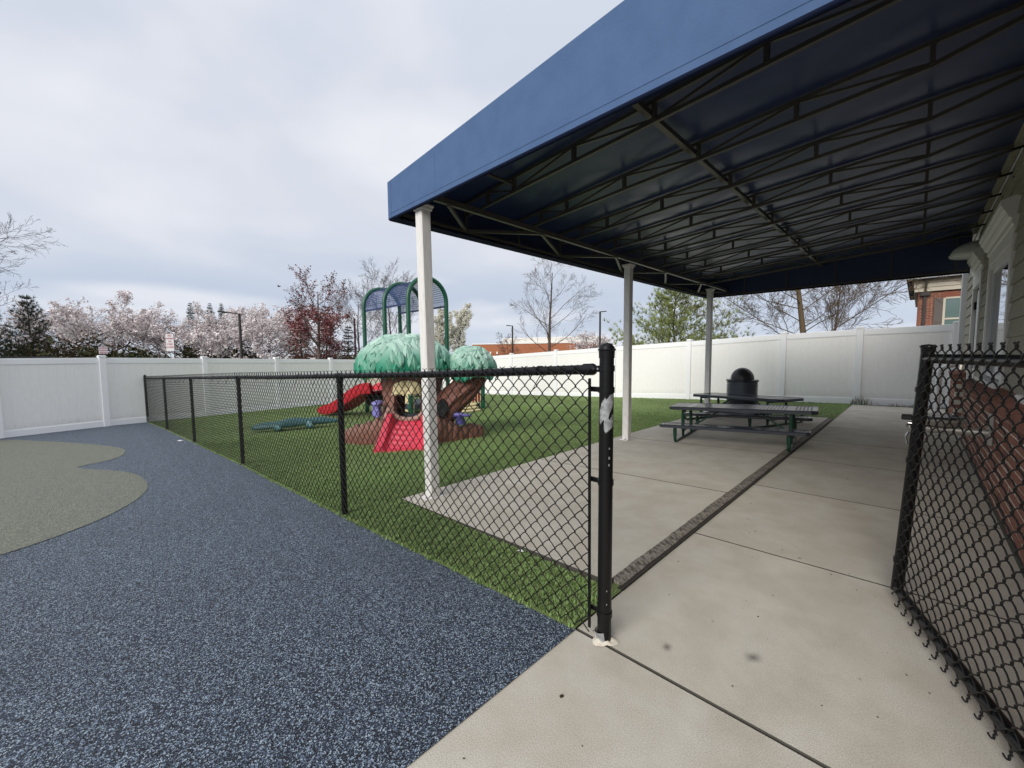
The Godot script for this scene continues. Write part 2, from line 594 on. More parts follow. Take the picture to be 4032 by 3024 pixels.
func make_ground() -> void:
	var wear := noise(FastNoiseLite.TYPE_SIMPLEX, 0.35, 3, 101)
	var g := MB.new()
	g.quad(Vector3(-400, -1.15, 400), Vector3(400, -1.15, 400), Vector3(400, -1.15, -400), Vector3(-400, -1.15, -400))
	struct("ground", g, M.asphalt)
	# blue rubber play surface, on the near side of the chain link fence
	var tint := func(x: float, z: float) -> Color:
		var k := 0.98 + 0.16 * wear.get_noise_2d(x, z) + clampf(-x * 0.012, 0.0, 0.12)
		return Color(k, k, k)
	var rub := strip_between(func(x: float): return Vector2(x, 6.0), func(x: float): return Vector2(x, fence_z(x) + 0.022), -16.2, -1.048, 60, 24, 0.004, tint)
	struct("blue_rubber_surface", rub, M.rubber_blue)
	# the green shape laid into it: a smooth closed outline
	var outline := [Vector2(-14.0, 4.4), Vector2(-13.9, 1.9), Vector2(-12.6, 1.05), Vector2(-11.0, 0.35), Vector2(-9.75, -0.08), Vector2(-8.95, -0.12), Vector2(-8.45, 0.02), Vector2(-8.25, 0.28), Vector2(-8.05, 0.35), Vector2(-7.4, 0.02), Vector2(-6.85, -0.18), Vector2(-6.1, -0.25), Vector2(-5.5, -0.16), Vector2(-5.0, 0.06), Vector2(-4.65, 0.34), Vector2(-4.4, 0.72), Vector2(-4.2, 1.3), Vector2(-4.4, 2.6), Vector2(-5.4, 3.8), Vector2(-8.5, 4.6)]
	var curve := Curve2D.new()
	for i in outline.size():
		var prev: Vector2 = outline[(i + outline.size() - 1) % outline.size()]
		var next: Vector2 = outline[(i + 1) % outline.size()]
		var h := (next - prev) / 6.0
		curve.add_point(outline[i], -h, h)
	curve.add_point(outline[0], -(Vector2(-13.9, 1.9) - Vector2(-8.5, 4.6)) / 6.0, Vector2.ZERO)
	curve.bake_interval = 0.08
	var ring := curve.get_baked_points()
	ring.remove_at(ring.size() - 1)
	var tris := Geometry2D.triangulate_polygon(ring)
	var gb := MB.new()
	var base := MB.new()
	# refine the fill by a fine grid clipped to the outline, so that it follows the slope of the ground
	for i in range(0, 82):
		var x0 := -14.2 + i * 0.125
		var cell := PackedVector2Array([Vector2(x0, -0.6), Vector2(x0 + 0.125, -0.6), Vector2(x0 + 0.125, 5.0), Vector2(x0, 5.0)])
		for poly in Geometry2D.intersect_polygons(ring, cell):
			var t := Geometry2D.triangulate_polygon(poly)
			for k in range(0, t.size(), 3):
				var pp: Array[Vector3] = []
				for m in 3:
					var q: Vector2 = poly[t[k + m]]
					pp.append(Vector3(q.x, gy(q.x, q.y) + 0.0085, q.y))
				if (pp[1] - pp[0]).cross(pp[2] - pp[0]).y < 0:
					gb.tri(pp[0], pp[2], pp[1])
				else:
					gb.tri(pp[0], pp[1], pp[2])
	struct("green_rubber_surface", gb, M.rubber_green)
	# turf backing
	var tt := func(x: float, z: float) -> Color:
		var k := 0.95 + 0.18 * wear.get_noise_2d(x * 0.8, z * 0.8)
		return Color(k, k, k)
	var turf := strip_between(func(x: float): return Vector2(x, fence_z(x) + 0.034), func(x: float): return Vector2(x, -13.1), -19.3, -1.055, 60, 40, 0.006, tt)
	struct("turf", turf, M.turf)
	# soil under the slabs
	var soil := MB.new()
	soil.quad(Vector3(-1.2, -0.05, 6), Vector3(1.0, -0.05, 6), Vector3(1.0, -0.05, -13.2), Vector3(-1.2, -0.05, -13.2))
	struct("soil", soil, M.dirt)
	var walk := Node3D.new()
	walk.name = "pavement"
	add_child(walk)
	walk.set_meta("kind", "structure")
	var joints := [5.4, 2.0, -1.455, -2.85, -4.31, -5.74, -7.09, -8.5, -9.97, -11.3, -12.45]
	var level := func(x: float, _z: float) -> float: return 0.02 * (x + 1.05)
	for i in joints.size() - 1:
		var gap := 0.0045 if i == 1 else 0.003
		var gap2 := 0.0045 if i == 2 else 0.003
		var b := slab(-1.055, 0.62, joints[i] - gap2, joints[i + 1] + gap, level, 0.1, [1.0, 0.97, 0.99, 0.95, 0.9, 0.93, 0.9, 0.94, 0.92, 1.0][i])
		part("paving_slab", b, M.concrete, walk)
	var patio := Node3D.new()
	patio.name = "patio"
	add_child(patio)
	patio.set_meta("kind", "structure")
	var pat := func(x: float, _z: float) -> float: return 0.036 - 0.042 * (-1.125 - x)
	var pj := [-1.84, -3.78, -5.68, -7.55, -9.42]
	for i in pj.size() - 1:
		part("paving_slab", slab(-3.3, -1.124, pj[i] - 0.003, pj[i + 1] + 0.003, pat, 0.12, [1.0, 0.96, 0.94, 0.93][i]), M.concrete, patio)
	# the patio's ground-off edge towards the pavement
	var en := noise(FastNoiseLite.TYPE_SIMPLEX, 6.0, 2, 7)
	var edge := MB.new()
	var steps := 150
	for i in steps:
		var za := lerpf(-1.9, -9.42, float(i) / steps)
		var zb := lerpf(-1.9, -9.42, float(i + 1) / steps)
		var wa := -1.128 + 0.006 * en.get_noise_1d(za)
		var wb := -1.128 + 0.006 * en.get_noise_1d(zb)
		var la := -1.073 + 0.004 * en.get_noise_1d(za + 50)
		var lb := -1.073 + 0.004 * en.get_noise_1d(zb + 50)
		edge.quad(Vector3(wa, 0.038, za), Vector3(la, 0.014, za), Vector3(lb, 0.014, zb), Vector3(wb, 0.038, zb))
		edge.quad(Vector3(la, 0.014, za), Vector3(la - 0.004, -0.04, za), Vector3(lb - 0.004, -0.04, zb), Vector3(lb, 0.014, zb))
	edge.quad(Vector3(-1.14, -0.04, -1.9), Vector3(-1.075, -0.04, -1.9), Vector3(-1.073, 0.014, -1.9), Vector3(-1.128, 0.038, -1.9))
	part("cut_edge", edge, M.aggregate, patio)
	var gapm := MB.new()
	gapm.quad(Vector3(-1.082, 0.0095, -1.86), Vector3(-1.05, 0.0095, -1.86), Vector3(-1.05, 0.0095, -9.45), Vector3(-1.082, 0.0095, -9.45))
	part("open_joint", gapm, M.dirt, patio)
	# stains and gum on the concrete
	for q in [[-0.42, -1.80, 0.048], [-0.70, -1.62, 0.036], [-0.47, -2.35, 0.012], [-0.62, -1.93, 0.010], [-0.1, -1.95, 0.010], [-0.45, -2.9, 0.02], [-0.75, -3.15, 0.018], [-0.85, -3.35, 0.015]]:
		var s := MB.new()
		var n := 28
		var wob := PackedFloat32Array()
		for k in n:
			wob.append(q[2] * (0.85 + 0.12 * sin(k * 0.449 + q[0] * 30.0) + 0.06 * sin(k * 0.898 + q[1] * 9.0)))
		var rings := 6
		for m in rings:
			for k in n:
				var kk := (k + 1) % n
				var c: Array[Vector3] = []
				for e in [[m, k], [m + 1, k], [m + 1, kk], [m, kk]]:
					var f: float = float(e[0]) / rings
					var a: float = TAU * e[1] / n
					c.append(Vector3(q[0] + cos(a) * wob[e[1]] * f, 0.02 * (q[0] + 1.05) + 0.0025, q[1] - sin(a) * wob[e[1]] * f * 1.15))
				s.quad(c[0], c[1], c[2], c[3])
				for v in 4:
					var f: float = float(m + (1 if v == 1 or v == 2 else 0)) / rings
					s.c[s.c.size() - 4 + v] = Color(1, 1, 1, pow(1.0 - f, 1.6))
		part("stain", s, stain_mat(q[2] > 0.025), walk)

var stains := {}
func stain_mat(dark: bool) -> StandardMaterial3D:
	if not stains.has(dark):
		var m := mat(0.05, 0.045, 0.04, 0.9) if dark else mat(0.10, 0.09, 0.075, 0.9)
		m.transparency = BaseMaterial3D.TRANSPARENCY_ALPHA
		m.vertex_color_use_as_albedo = true
		m.albedo_color.a = 0.5 if dark else 0.5
		stains[dark] = m
	return stains[dark]

func make_turf_blades() -> void:
	var r := RandomNumberGenerator.new()
	r.seed = 77
	var b := MB.new()
	for k in 8:
		var a := r.randf() * TAU
		var o := Vector3(r.randf_range(-0.016, 0.016), 0, r.randf_range(-0.016, 0.016))
		var h := r.randf_range(0.010, 0.019)
		var lean := Vector3(cos(a), 0, sin(a)) * h * r.randf_range(0.3, 0.9)
		var w := Vector3(-sin(a), 0, cos(a)) * 0.0017
		var q := r.randf_range(0.7, 1.25)
		b.col = Color(0.235 * q, 0.36 * q, 0.13 * q) if k < 6 else Color(0.40 * q, 0.43 * q, 0.22 * q)
		var m := o + lean * 0.4 + Vector3(0, h * 0.62, 0)
		b.quad(o - w, o + w, m + w, m - w)
		b.quad(m - w, m + w, o + lean + Vector3(0, h, 0) + w * 0.3, o + lean + Vector3(0, h, 0) - w * 0.3)
	var tuft := b.mesh()
	var buf := PackedFloat32Array()
	var wear := noise(FastNoiseLite.TYPE_SIMPLEX, 0.35, 3, 101)
	var z := -0.9
	# rows of tufts, thinner with distance from the gate
	var tries := [[-4.6, -1.06, -4.2, -1.3, 26000], [-9.0, -1.06, -9.0, -0.9, 42000], [-18.5, -0.95, -12.7, -0.6, 60000]]
	for q in tries:
		for i in q[4]:
			var x := r.randf_range(q[0], q[1])
			z = r.randf_range(q[2], q[3])
			if z > fence_z(x) + 0.02 + 0.03 * r.randf() or x < left_x(z) + 0.06:
				continue
			if x > -3.32 and z < -1.82 and z > -9.44:
				continue
			if x > -1.075:
				continue
			var s := r.randf_range(0.75, 1.3)
			var t := 0.95 + 0.25 * wear.get_noise_2d(x * 0.8, z * 0.8) + r.randf_range(-0.12, 0.12)
			put(buf, Basis(Vector3.UP, r.randf() * TAU).scaled(Vector3(s * 1.1, s, s * 1.1)), Vector3(x, gy(x, z) + 0.005, z), Color(t, t, t * 0.95))
	var o := scatter("turf_blades", tuft, M.blade, buf, true, self)
	tag(o, "short green artificial turf covering the play yard behind the fence", "turf")

# ---------------------------------------------------------------- chain link
func chain_link(b: MB, b0: Vector3, b1: Vector3, t0: Vector3, t1: Vector3, nrm: Vector3, w: float, r: float, sides: int, fine: bool, barbs_top := true, barbs_low := false) -> void:
	var length := b0.distance_to(b1)
	var n := int(floor(2.0 * length / w))
	var hw := length / n
	var rows := int(round(2.0 * (t0 - b0).length() / w))
	var along := (b1 - b0).normalized()
	var d := r * 1.25
	var lap := r * 1.15
	var rad := PackedFloat32Array([r])
	for k in n:
		var pts := PackedVector3Array()
		var apex := PackedVector3Array()
		for j in rows + 1:
			var side := (j + k) % 2
			var s := clampf((k + side) * hw / length, 0.0, 1.0)
			var jig := 0.0016 * sin(k * 12.9 + j * 78.2)
			apex.append(b0.lerp(b1, s).lerp(t0.lerp(t1, s), float(j) / rows) + along * ((lap if side == 1 else -lap) + jig))
		for j in rows:
			var side := (j + k) % 2
			var z := nrm * (d if side == 0 else -d)
			var p := apex[j]
			var q := apex[j + 1]
			pts.append(p)
			if fine:
				pts.append(p.lerp(q, 0.16) + z + Vector3.UP * 0.0035)
				pts.append(p.lerp(q, 0.55) + z + Vector3.UP * 0.0052)
				pts.append(p.lerp(q, 0.86) + z * 0.9 + Vector3.UP * 0.001)
			else:
				pts.append(p.lerp(q, 0.5) + z + Vector3.UP * 0.004)
		pts.append(apex[rows])
		b.tube(pts, rad, sides, false, nrm)
		if barbs_top and (rows + k) % 2 == 1:
			barb(b, apex[rows], Vector3.UP, along, nrm, r)
		if barbs_low and k % 2 == 1:
			curl(b, apex[0], along, nrm, r)

func barb(b: MB, p: Vector3, up: Vector3, along: Vector3, nrm: Vector3, r: float) -> void:   # two wire ends twisted together and splayed
	for s in [-1.0, 1.0]:
		var pts := PackedVector3Array()
		for i in 5:
			var a: float = i * 1.57 + (PI if s > 0 else 0.0)
			pts.append(p + up * (0.0026 * i) + (along * cos(a) + nrm * sin(a)) * r * 1.2)
		pts.append(p + up * 0.0165 + along * 0.008 * s + nrm * 0.003)
		pts.append(p + up * 0.020 + along * 0.016 * s + nrm * 0.004 * s)
		b.tube(pts, PackedFloat32Array([r]), 4, false, Vector3(0.3, 0.2, 0.9))

func curl(b: MB, p: Vector3, along: Vector3, nrm: Vector3, r: float) -> void:   # the lower ends are bent into small hooks
	for s in [-1.0, 1.0]:
		var pts := PackedVector3Array()
		for i in 8:
			var a: float = i * 0.72
			pts.append(p + Vector3.DOWN * (0.004 + 0.0068 * (1.0 - cos(a))) + along * (sin(a) * 0.0075 * s) + nrm * (0.003 * s + 0.0015 * i))
		b.tube(pts, PackedFloat32Array([r]), 5, false, Vector3(0.3, 0.2, 0.9))

func ring_band(b: MB, at: Vector3, r: float, h: float, thick := 0.004) -> void:
	b.lathe(PackedVector2Array([Vector2(r, -h / 2), Vector2(r + thick, -h / 2), Vector2(r + thick, h / 2), Vector2(r, h / 2)]), 20, at)

func make_chain_fence() -> void:
	var t := thing("chain_link_fence", "long black chain link fence between blue rubber surface and green turf", "fence", Vector3.ZERO)
	var rail := [1.195, 1.096, 0.985, 0.877, 0.768, 0.672]
	var base: Array[Vector3] = []
	var top: Array[Vector3] = []
	for i in 6:
		var p: Vector2 = FENCE[i]
		base.append(Vector3(p.x, gy(p.x, p.y), p.y))
		top.append(Vector3(p.x, rail[i], p.y))
	# terminal post at the gate
	var mp := MB.new()
	mp.lathe(PackedVector2Array([Vector2(0.0302, -0.02), Vector2(0.0302, 1.262)]), 28, base[0])
	var post := part("terminal_post", mp, M.black, t)
	var cap := MB.new()
	cap.lathe(PackedVector2Array([Vector2(0.0325, 1.238), Vector2(0.0335, 1.268), Vector2(0.0375, 1.271), Vector2(0.0375, 1.2745), Vector2(0.034, 1.277), Vector2(0.030, 1.286), Vector2(0.021, 1.2955), Vector2(0.010, 1.300), Vector2(0.0, 1.301)]), 28, base[0])
	part("cap", cap, M.black, post)
	for y in [1.195, 1.105, 0.71, 0.125]:
		var band := MB.new()
		ring_band(band, base[0] + Vector3(0, y, 0), 0.030, 0.024)
		band.box(base[0] + Vector3(-0.052, y, 0.004), Vector3(0.05, 0.022, 0.007), Basis.IDENTITY, 0.002)
		band.rod(base[0] + Vector3(-0.066, y, -0.006), base[0] + Vector3(-0.066, y, 0.02), 0.005, 8)
		band.rod(base[0] + Vector3(-0.066, y, 0.011), base[0] + Vector3(-0.066, y, 0.016), 0.009, 6)
		part("band", band, M.black, post)
	# bare metal where the coating has peeled, facing the camera
	var shape := PackedVector2Array([Vector2(-40, 1.045), Vector2(-30, 1.06), Vector2(-22, 1.062), Vector2(-14, 1.072), Vector2(0, 1.066), Vector2(12, 1.073), Vector2(26, 1.083), Vector2(42, 1.09), Vector2(60, 1.092), Vector2(66, 1.05), Vector2(58, 1.04), Vector2(40, 1.024), Vector2(24, 1.005), Vector2(16, 0.985), Vector2(28, 0.98), Vector2(38, 0.992), Vector2(52, 1.0), Vector2(66, 1.01), Vector2(68, 0.96), Vector2(52, 0.95), Vector2(30, 0.941), Vector2(8, 0.932), Vector2(-6, 0.925), Vector2(-16, 0.942), Vector2(-18, 0.985), Vector2(-30, 0.972), Vector2(-52, 0.962), Vector2(-60, 0.975), Vector2(-58, 1.02)])
	var pm := MB.new()
	var pn := noise(FastNoiseLite.TYPE_SIMPLEX, 0.12, 2, 3)
	for i in 64:
		for j in 80:
			var a0 := -72.0 + i * 2.25
			var y0 := 0.915 + j * 0.00225
			var mid := Vector2(a0 + 1.1, y0 + 0.0011)
			if not Geometry2D.is_point_in_polygon(mid + Vector2(pn.get_noise_2d(a0, y0 * 1000) * 4.0, pn.get_noise_2d(a0 + 90, y0 * 1000) * 0.005), shape):
				continue
			var c: Array[Vector3] = []
			for q in [[0, 0], [1, 0], [1, 1], [0, 1]]:
				var th: float = atan2(0.92, 1.48) + deg_to_rad(a0 + q[0] * 2.25)
				c.append(base[0] + Vector3(sin(th) * 0.0309, y0 + q[1] * 0.00225, cos(th) * 0.0309))
			pm.quad(c[0], c[1], c[2], c[3])
	part("bare_metal_patch", pm, M.peel, post).set_meta("label", "torn grey patch where the black coating has peeled")
	for q in [[-0.3, 0.86, 0.005], [-0.26, 0.82, 0.007], [-0.2, 0.79, 0.006], [0.1, 0.24, 0.004], [0.1, 0.18, 0.004]]:
		var chip := MB.new()
		var th: float = atan2(0.92, 1.48) + 0.35 - q[0] * 0.5
		chip.box(base[0] + Vector3(sin(th) * 0.0302, q[1], cos(th) * 0.0302), Vector3(q[2], q[2] * 1.6, 0.0012), Basis(Vector3.UP, th), 0.0004)
		part("paint_chip", chip, M.galv, post)
	var collar := MB.new()
	var cr := RandomNumberGenerator.new()
	cr.seed = 4
	collar.grid(func(u: float, w: float):
		var a := -u * TAU
		var rr := lerpf(0.052, 0.029, w) * (1.0 + 0.22 * sin(a * 3.0 + 1.0) * (1.0 - w) + 0.05 * sin(a * 9.0))
		return base[0] + Vector3(sin(-a) * rr, 0.010 * w * (1.0 + 0.5 * sin(a * 5.0)) + 0.0035, cos(-a) * rr), 28, 4)
	part("mortar_collar", collar, M.mortar, post)
	var bare := MB.new()
	bare.lathe(PackedVector2Array([Vector2(0.0307, 0.0), Vector2(0.0307, 0.05)]), 20, base[0], Basis(Vector3(0.6, 0, 0.8).normalized(), 0.25))
	part("bare_foot", bare, M.peel, post)
	# line posts, rails and woven panels
	for i in range(1, 6):
		var lp := MB.new()
		var r := 0.0238 if i < 5 else 0.03
		var up: float = rail[i] - base[i].y + (0.0 if i < 5 else 0.085)
		lp.lathe(PackedVector2Array([Vector2(r, -0.05), Vector2(r, up)]), 16, base[i])
		var lpost := part("line_post" if i < 5 else "end_post", lp, M.black, t)
		var lc := MB.new()
		if i < 5:
			ring_band(lc, base[i] + Vector3(0, up - 0.03, 0), r, 0.05)
			lc.rod(top[i] + Vector3(-0.03, 0, 0), top[i] + Vector3(0.03, 0, 0), 0.0255, 14)
		else:
			lc.lathe(PackedVector2Array([Vector2(r + 0.003, up - 0.02), Vector2(r + 0.003, up + 0.004), Vector2(r * 0.7, up + 0.018), Vector2(0, up + 0.022)]), 16, base[i])
		part("cap", lc, M.black, lpost)
		var foot := MB.new()
		foot.lathe(PackedVector2Array([Vector2(r + 0.02, 0.0), Vector2(r + 0.012, 0.012), Vector2(r, 0.016)]), 14, base[i])
		part("footing", foot, M.dirt, lpost)
	for i in 5:
		var rm := MB.new()
		var p := top[i]
		var q := top[i + 1]
		if i == 0:
			p = p + (q - p).normalized() * 0.075
		var bend := PackedVector3Array([p, p.lerp(q, 0.5) + Vector3(0, -0.006, 0), q])
		rm.tube(bend, PackedFloat32Array([0.0212]), 16)
		var rl := part("top_rail", rm, M.black, t)
		if i == 0:
			var cup := MB.new()
			var dir := (p - q).normalized()
			cup.tube(PackedVector3Array([p - dir * 0.035, p - dir * 0.034, p + dir * 0.012, p + dir * 0.020, p + dir * 0.022]), PackedFloat32Array([0.0225, 0.0255, 0.0255, 0.021, 0.008]), 18)
			cup.box(p + dir * 0.034, Vector3(0.034, 0.024, 0.007), Basis(Vector3.UP, 0.05), 0.001)
			part("rail_end_cup", cup, M.black, rl)
			var bolt := MB.new()
			bolt.rod(p + dir * 0.036 + Vector3(0, 0.002, 0.003), p + dir * 0.036 + Vector3(0, 0.002, 0.0062), 0.0048, 10)
			part("bolt", bolt, M.galv, rl)
	for i in 5:
		var fm := MB.new()
		var nrm := Vector3(0.05, 0, 1).normalized()
		var off := nrm * 0.032
		var p := base[i] + off + Vector3(0, 0.03, 0)
		var q := base[i + 1] + off + Vector3(0, 0.03, 0)
		var hp: float = [0.0, 0.022, 0.042, 0.045, 0.045, 0.045][i]
		var hq: float = [0.0, 0.022, 0.042, 0.045, 0.045, 0.045][i + 1]
		var pt := top[i] + off + Vector3(0, hp, 0)
		var qt := top[i + 1] + off + Vector3(0, hq, 0)
		if i == 0:
			var dd := (q - p).normalized()
			p += dd * 0.06
			pt += dd * 0.06
		chain_link(fm, p, q, pt, qt, nrm, 0.0718, [0.0026, 0.0026, 0.0025, 0.0025, 0.0025][i], 6 if i == 0 else (5 if i == 1 else 4), i < 2)
		part("woven_mesh", fm, M.wire, t).set_meta("kind", "stuff")
		var ties := MB.new()
		for k in range(1, 7):
			var s := k / 7.0
			var c := top[i].lerp(top[i + 1], s)
			var pts := PackedVector3Array()
			for a in 10:
				var th := -1.2 + a * 0.62
				pts.append(c + Vector3(0.004 * a - 0.02, sin(th) * 0.0245 - 0.002, cos(th) * 0.0245))
			ties.tube(pts, PackedFloat32Array([0.0021]), 5, false, Vector3.RIGHT)
			ties.tube(PackedVector3Array([c + Vector3(0.01, -0.022, 0.02), c + Vector3(0.002, -0.05, 0.036), c + Vector3(-0.012, -0.075, 0.04), c + Vector3(-0.005, -0.083, 0.043), c + Vector3(-0.016, -0.08, 0.046)]), PackedFloat32Array([0.0022]), 5, false, Vector3.RIGHT)
		part("tie_wires", ties, M.wire, t)
	var tb := MB.new()
	tb.box(Vector3(-0.982, 0.60, -1.452), Vector3(0.013, 1.11, 0.006), Basis(Vector3(0, 0, 1), 0.006), 0.001)
	part("tension_bar", tb, M.black, t)

func make_gate() -> void:
	var foot := Vector3(-0.020, 0.0, -2.69)
	var hinge := Vector3(0.43, 0.0, -1.36)
	var dir := (foot - hinge).normalized()
	var length := foot.distance_to(hinge)
	var nrm := Vector3(-dir.z, 0, dir.x)
	if nrm.x > 0:
		nrm = -nrm
	var lean := Vector3(0.052, 0, 0.0)
	var t := thing("chain_link_gate", "open black chain link gate leaf leaning toward the brick wall", "gate", Vector3.ZERO)
	var at := func(s: float, y: float) -> Vector3:    # s from the hinge to the free end
		return hinge + dir * (s * length) + Vector3(0, y + 0.02, 0) + lean * ((y - 0.08) / 1.18) * s
	var a := MB.new()
	a.tube(PackedVector3Array([at.call(1, 0.065), at.call(1, 1.255)]), PackedFloat32Array([0.0238]), 20)
	var post := part("gate_post", a, M.black, t)
	var cap := MB.new()
	cap.lathe(PackedVector2Array([Vector2(0.0255, -0.02), Vector2(0.0265, 0.0), Vector2(0.0305, 0.003), Vector2(0.029, 0.008), Vector2(0.02, 0.013), Vector2(0, 0.016)]), 20, at.call(1, 1.255))
	part("cap", cap, M.black, post)
	for y in [1.06, 0.72, 0.22]:
		var band := MB.new()
		ring_band(band, at.call(1, y), 0.0238, 0.022)
		part("band", band, M.black, post)
	var b := MB.new()
	b.tube(PackedVector3Array([at.call(0, 0.065), at.call(0, 1.255)]), PackedFloat32Array([0.0238]), 16)
	part("hinge_post", b, M.black, t)
	for y in [0.075, 1.205]:
		var c := MB.new()
		c.tube(PackedVector3Array([at.call(0.0, y), at.call(1.0, y)]), PackedFloat32Array([0.0208]), 18)
		part("gate_rail", c, M.black, t)
	var f := MB.new()
	var off := nrm * 0.021
	chain_link(f, at.call(0.985, 0.047) + off, at.call(0.02, 0.047) + off, at.call(0.985, 1.245) + off, at.call(0.02, 1.245) + off, nrm, 0.0718, 0.0028, 6, true, true, true)
	part("woven_mesh", f, M.wire, t).set_meta("kind", "stuff")
	var latch := MB.new()
	var lp: Vector3 = at.call(1, 0.925)
	latch.box(lp + Vector3(-0.028, 0.0, 0.015), Vector3(0.065, 0.022, 0.012), Basis.IDENTITY, 0.003)
	latch.box(lp + Vector3(-0.028, 0.0, -0.03), Vector3(0.065, 0.022, 0.012), Basis.IDENTITY, 0.003)
	latch.box(lp + Vector3(0.0, 0.0, -0.004), Vector3(0.05, 0.026, 0.06), Basis.IDENTITY, 0.004)
	part("latch", latch, M.black, t)
	var bolt := MB.new()
	bolt.rod(lp + Vector3(-0.036, -0.028, 0.0), lp + Vector3(0.02, -0.028, 0.0), 0.008, 10)
	bolt.lathe(PackedVector2Array([Vector2(0.002, -0.014), Vector2(0.013, -0.012), Vector2(0.014, 0.0), Vector2(0.006, 0.005)]), 12, lp + Vector3(-0.03, -0.035, 0.004))
	bolt.tube(PackedVector3Array([lp + Vector3(-0.034, -0.07, 0), lp + Vector3(-0.042, -0.095, 0), lp + Vector3(-0.036, -0.125, 0.0)]), PackedFloat32Array([0.005]), 8)
	part("latch_bolt", bolt, M.chrome, t)

# ---------------------------------------------------------------- white vinyl fences
func vinyl_fence(called: String, label: String, spots: Array, skip_last_post := false) -> void:   # spots: Vector2 of the posts in order
	var t := thing(called, label, "fence", Vector3.ZERO)
	var cap := MB.new()
	cap.box(Vector3(0, 0.0, 0), Vector3(0.15, 0.022, 0.15), Basis.IDENTITY, 0.004)
	cap.box(Vector3(0, 0.018, 0), Vector3(0.128, 0.018, 0.128), Basis.IDENTITY, 0.006)
	cap.box(Vector3(0, -0.022, 0), Vector3(0.136, 0.022, 0.136), Basis.IDENTITY, 0.003)
	var cap_mesh := cap.mesh()
	for i in spots.size():
		var p: Vector2 = spots[i]
		var d: Vector2 = (spots[mini(i + 1, spots.size() - 1)] - spots[maxi(i - 1, 0)]).normalized()
		var turn := Basis(Vector3.UP, -atan2(d.y, d.x))
		if not (skip_last_post and i == spots.size() - 1):
			var pm := MB.new()
			pm.box(Vector3(0, 0.9, 0), Vector3(0.127, 1.86, 0.127), Basis.IDENTITY, 0.006)
			var post := part("fence_post", pm, M.vinyl_post, t, Transform3D(turn, Vector3(p.x, gy(p.x, p.y) - 0.03, p.y)))
			part("post_cap", cap_mesh, M.vinyl_post, post, Transform3D(Basis.IDENTITY, Vector3(0, 1.845, 0)))
		if i == spots.size() - 1:
			break
		var q: Vector2 = spots[i + 1]
		var e := (q - p).normalized()
		var a2 := p + e * 0.064
		var b2 := q - e * 0.064
		var a := Vector3(a2.x, gy(p.x, p.y), a2.y)
		var b := Vector3(b2.x, gy(q.x, q.y), b2.y)
		var side := Vector3(-e.y, 0, e.x)
		# boards: tongue and groove, each a little proud of its joints, dirty towards the ground
		var bm := MB.new()
		var count := int(round(a.distance_to(b) / 0.152))
		var dn := noise(FastNoiseLite.TYPE_SIMPLEX, 3.0, 3, 5 + i)
		for s in [1.0, -1.0]:
			for k in count:
				for seg in [[0.0, 0.008, 0.0], [0.008, 0.152, 0.004], [0.152, 0.16, 0.0]]:
					pass
				var f0 := float(k) / count
				var f1 := float(k + 1) / count
				var g := 0.004 / a.distance_to(b)
				for seg in [[f0, f0 + g, 0.010, 0.013], [f0 + g, f1 - g, 0.013, 0.013], [f1 - g, f1, 0.013, 0.010]]:
					var p0: Vector3 = a.lerp(b, seg[0]) + side * s * seg[2]
					var p1: Vector3 = a.lerp(b, seg[1]) + side * s * seg[3]
					for lev in [[0.10, 0.17], [0.17, 0.24], [0.24, 0.33], [0.33, 1.66]]:
						var q0: Vector3 = p0 + Vector3.UP * lev[0]
						var q1: Vector3 = p1 + Vector3.UP * lev[0]
						var q2: Vector3 = p1 + Vector3.UP * lev[1]
						var q3: Vector3 = p0 + Vector3.UP * lev[1]
						if s > 0:
							bm.quad(q0, q1, q2, q3)
						else:
							bm.quad(q1, q0, q3, q2)
						for m in 4:
							var vi := bm.v.size() - 4 + m
							var vv := bm.v[vi]
							var hh: float = lev[0] if (m < 2) else lev[1]
							var grime := clampf((0.30 - hh) / 0.16, 0.0, 1.0) * (0.10 + 0.16 * maxf(0.0, dn.get_noise_3d(vv.x * 3.0, hh * 4.0, vv.z * 3.0)))
							bm.c[vi] = Color(1 - grime, 1 - grime * 1.05, 1 - grime * 1.2)
		part("panel", bm, M.vinyl, t)
		for y in [[0.075, 0.15, 0.052], [1.71, 0.14, 0.052]]:
			var rm := MB.new()
			rm.bar(a + Vector3.UP * y[0], b + Vector3.UP * y[0], y[2], y[1], Vector3.UP, 0.005)
			rm.bar(a + Vector3.UP * (y[0] + (0.083 if y[0] < 1 else -0.078)), b + Vector3.UP * (y[0] + (0.083 if y[0] < 1 else -0.078)), 0.036, 0.018, Vector3.UP, 0.004)
			part("bottom_rail" if y[0] < 1 else "top_rail", rm, M.vinyl_post, t)
		# splashes of dirt above the bottom rail
		if called == "white_fence":
			var dirt := MB.new()
			var r := RandomNumberGenerator.new()
			r.seed = 900 + i
			for k in 60:
				var f := r.randf_range(0.03, 0.97)
				var c := a.lerp(b, f) + Vector3.UP * (0.19 + absf(r.randfn(0, 0.05))) + side * 0.0138
				var rr := r.randf_range(0.004, 0.013)
				var ring: Array[Vector3] = []
				for m in 7:
					var th := TAU * m / 7
					ring.append(c + (Vector3(e.x, 0, e.y) * cos(th) + Vector3.UP * sin(th) * 0.7) * rr * r.randf_range(0.5, 1.2))
				for m in 7:
					dirt.tri(c, ring[m], ring[(m + 1) % 7])
					dirt.c[dirt.c.size() - 1].a = 0.15
					dirt.c[dirt.c.size() - 2].a = 0.15
			if i < 3 or true:
				part("dirt_specks", dirt, stain_mat(false), t).set_meta("kind", "stuff")

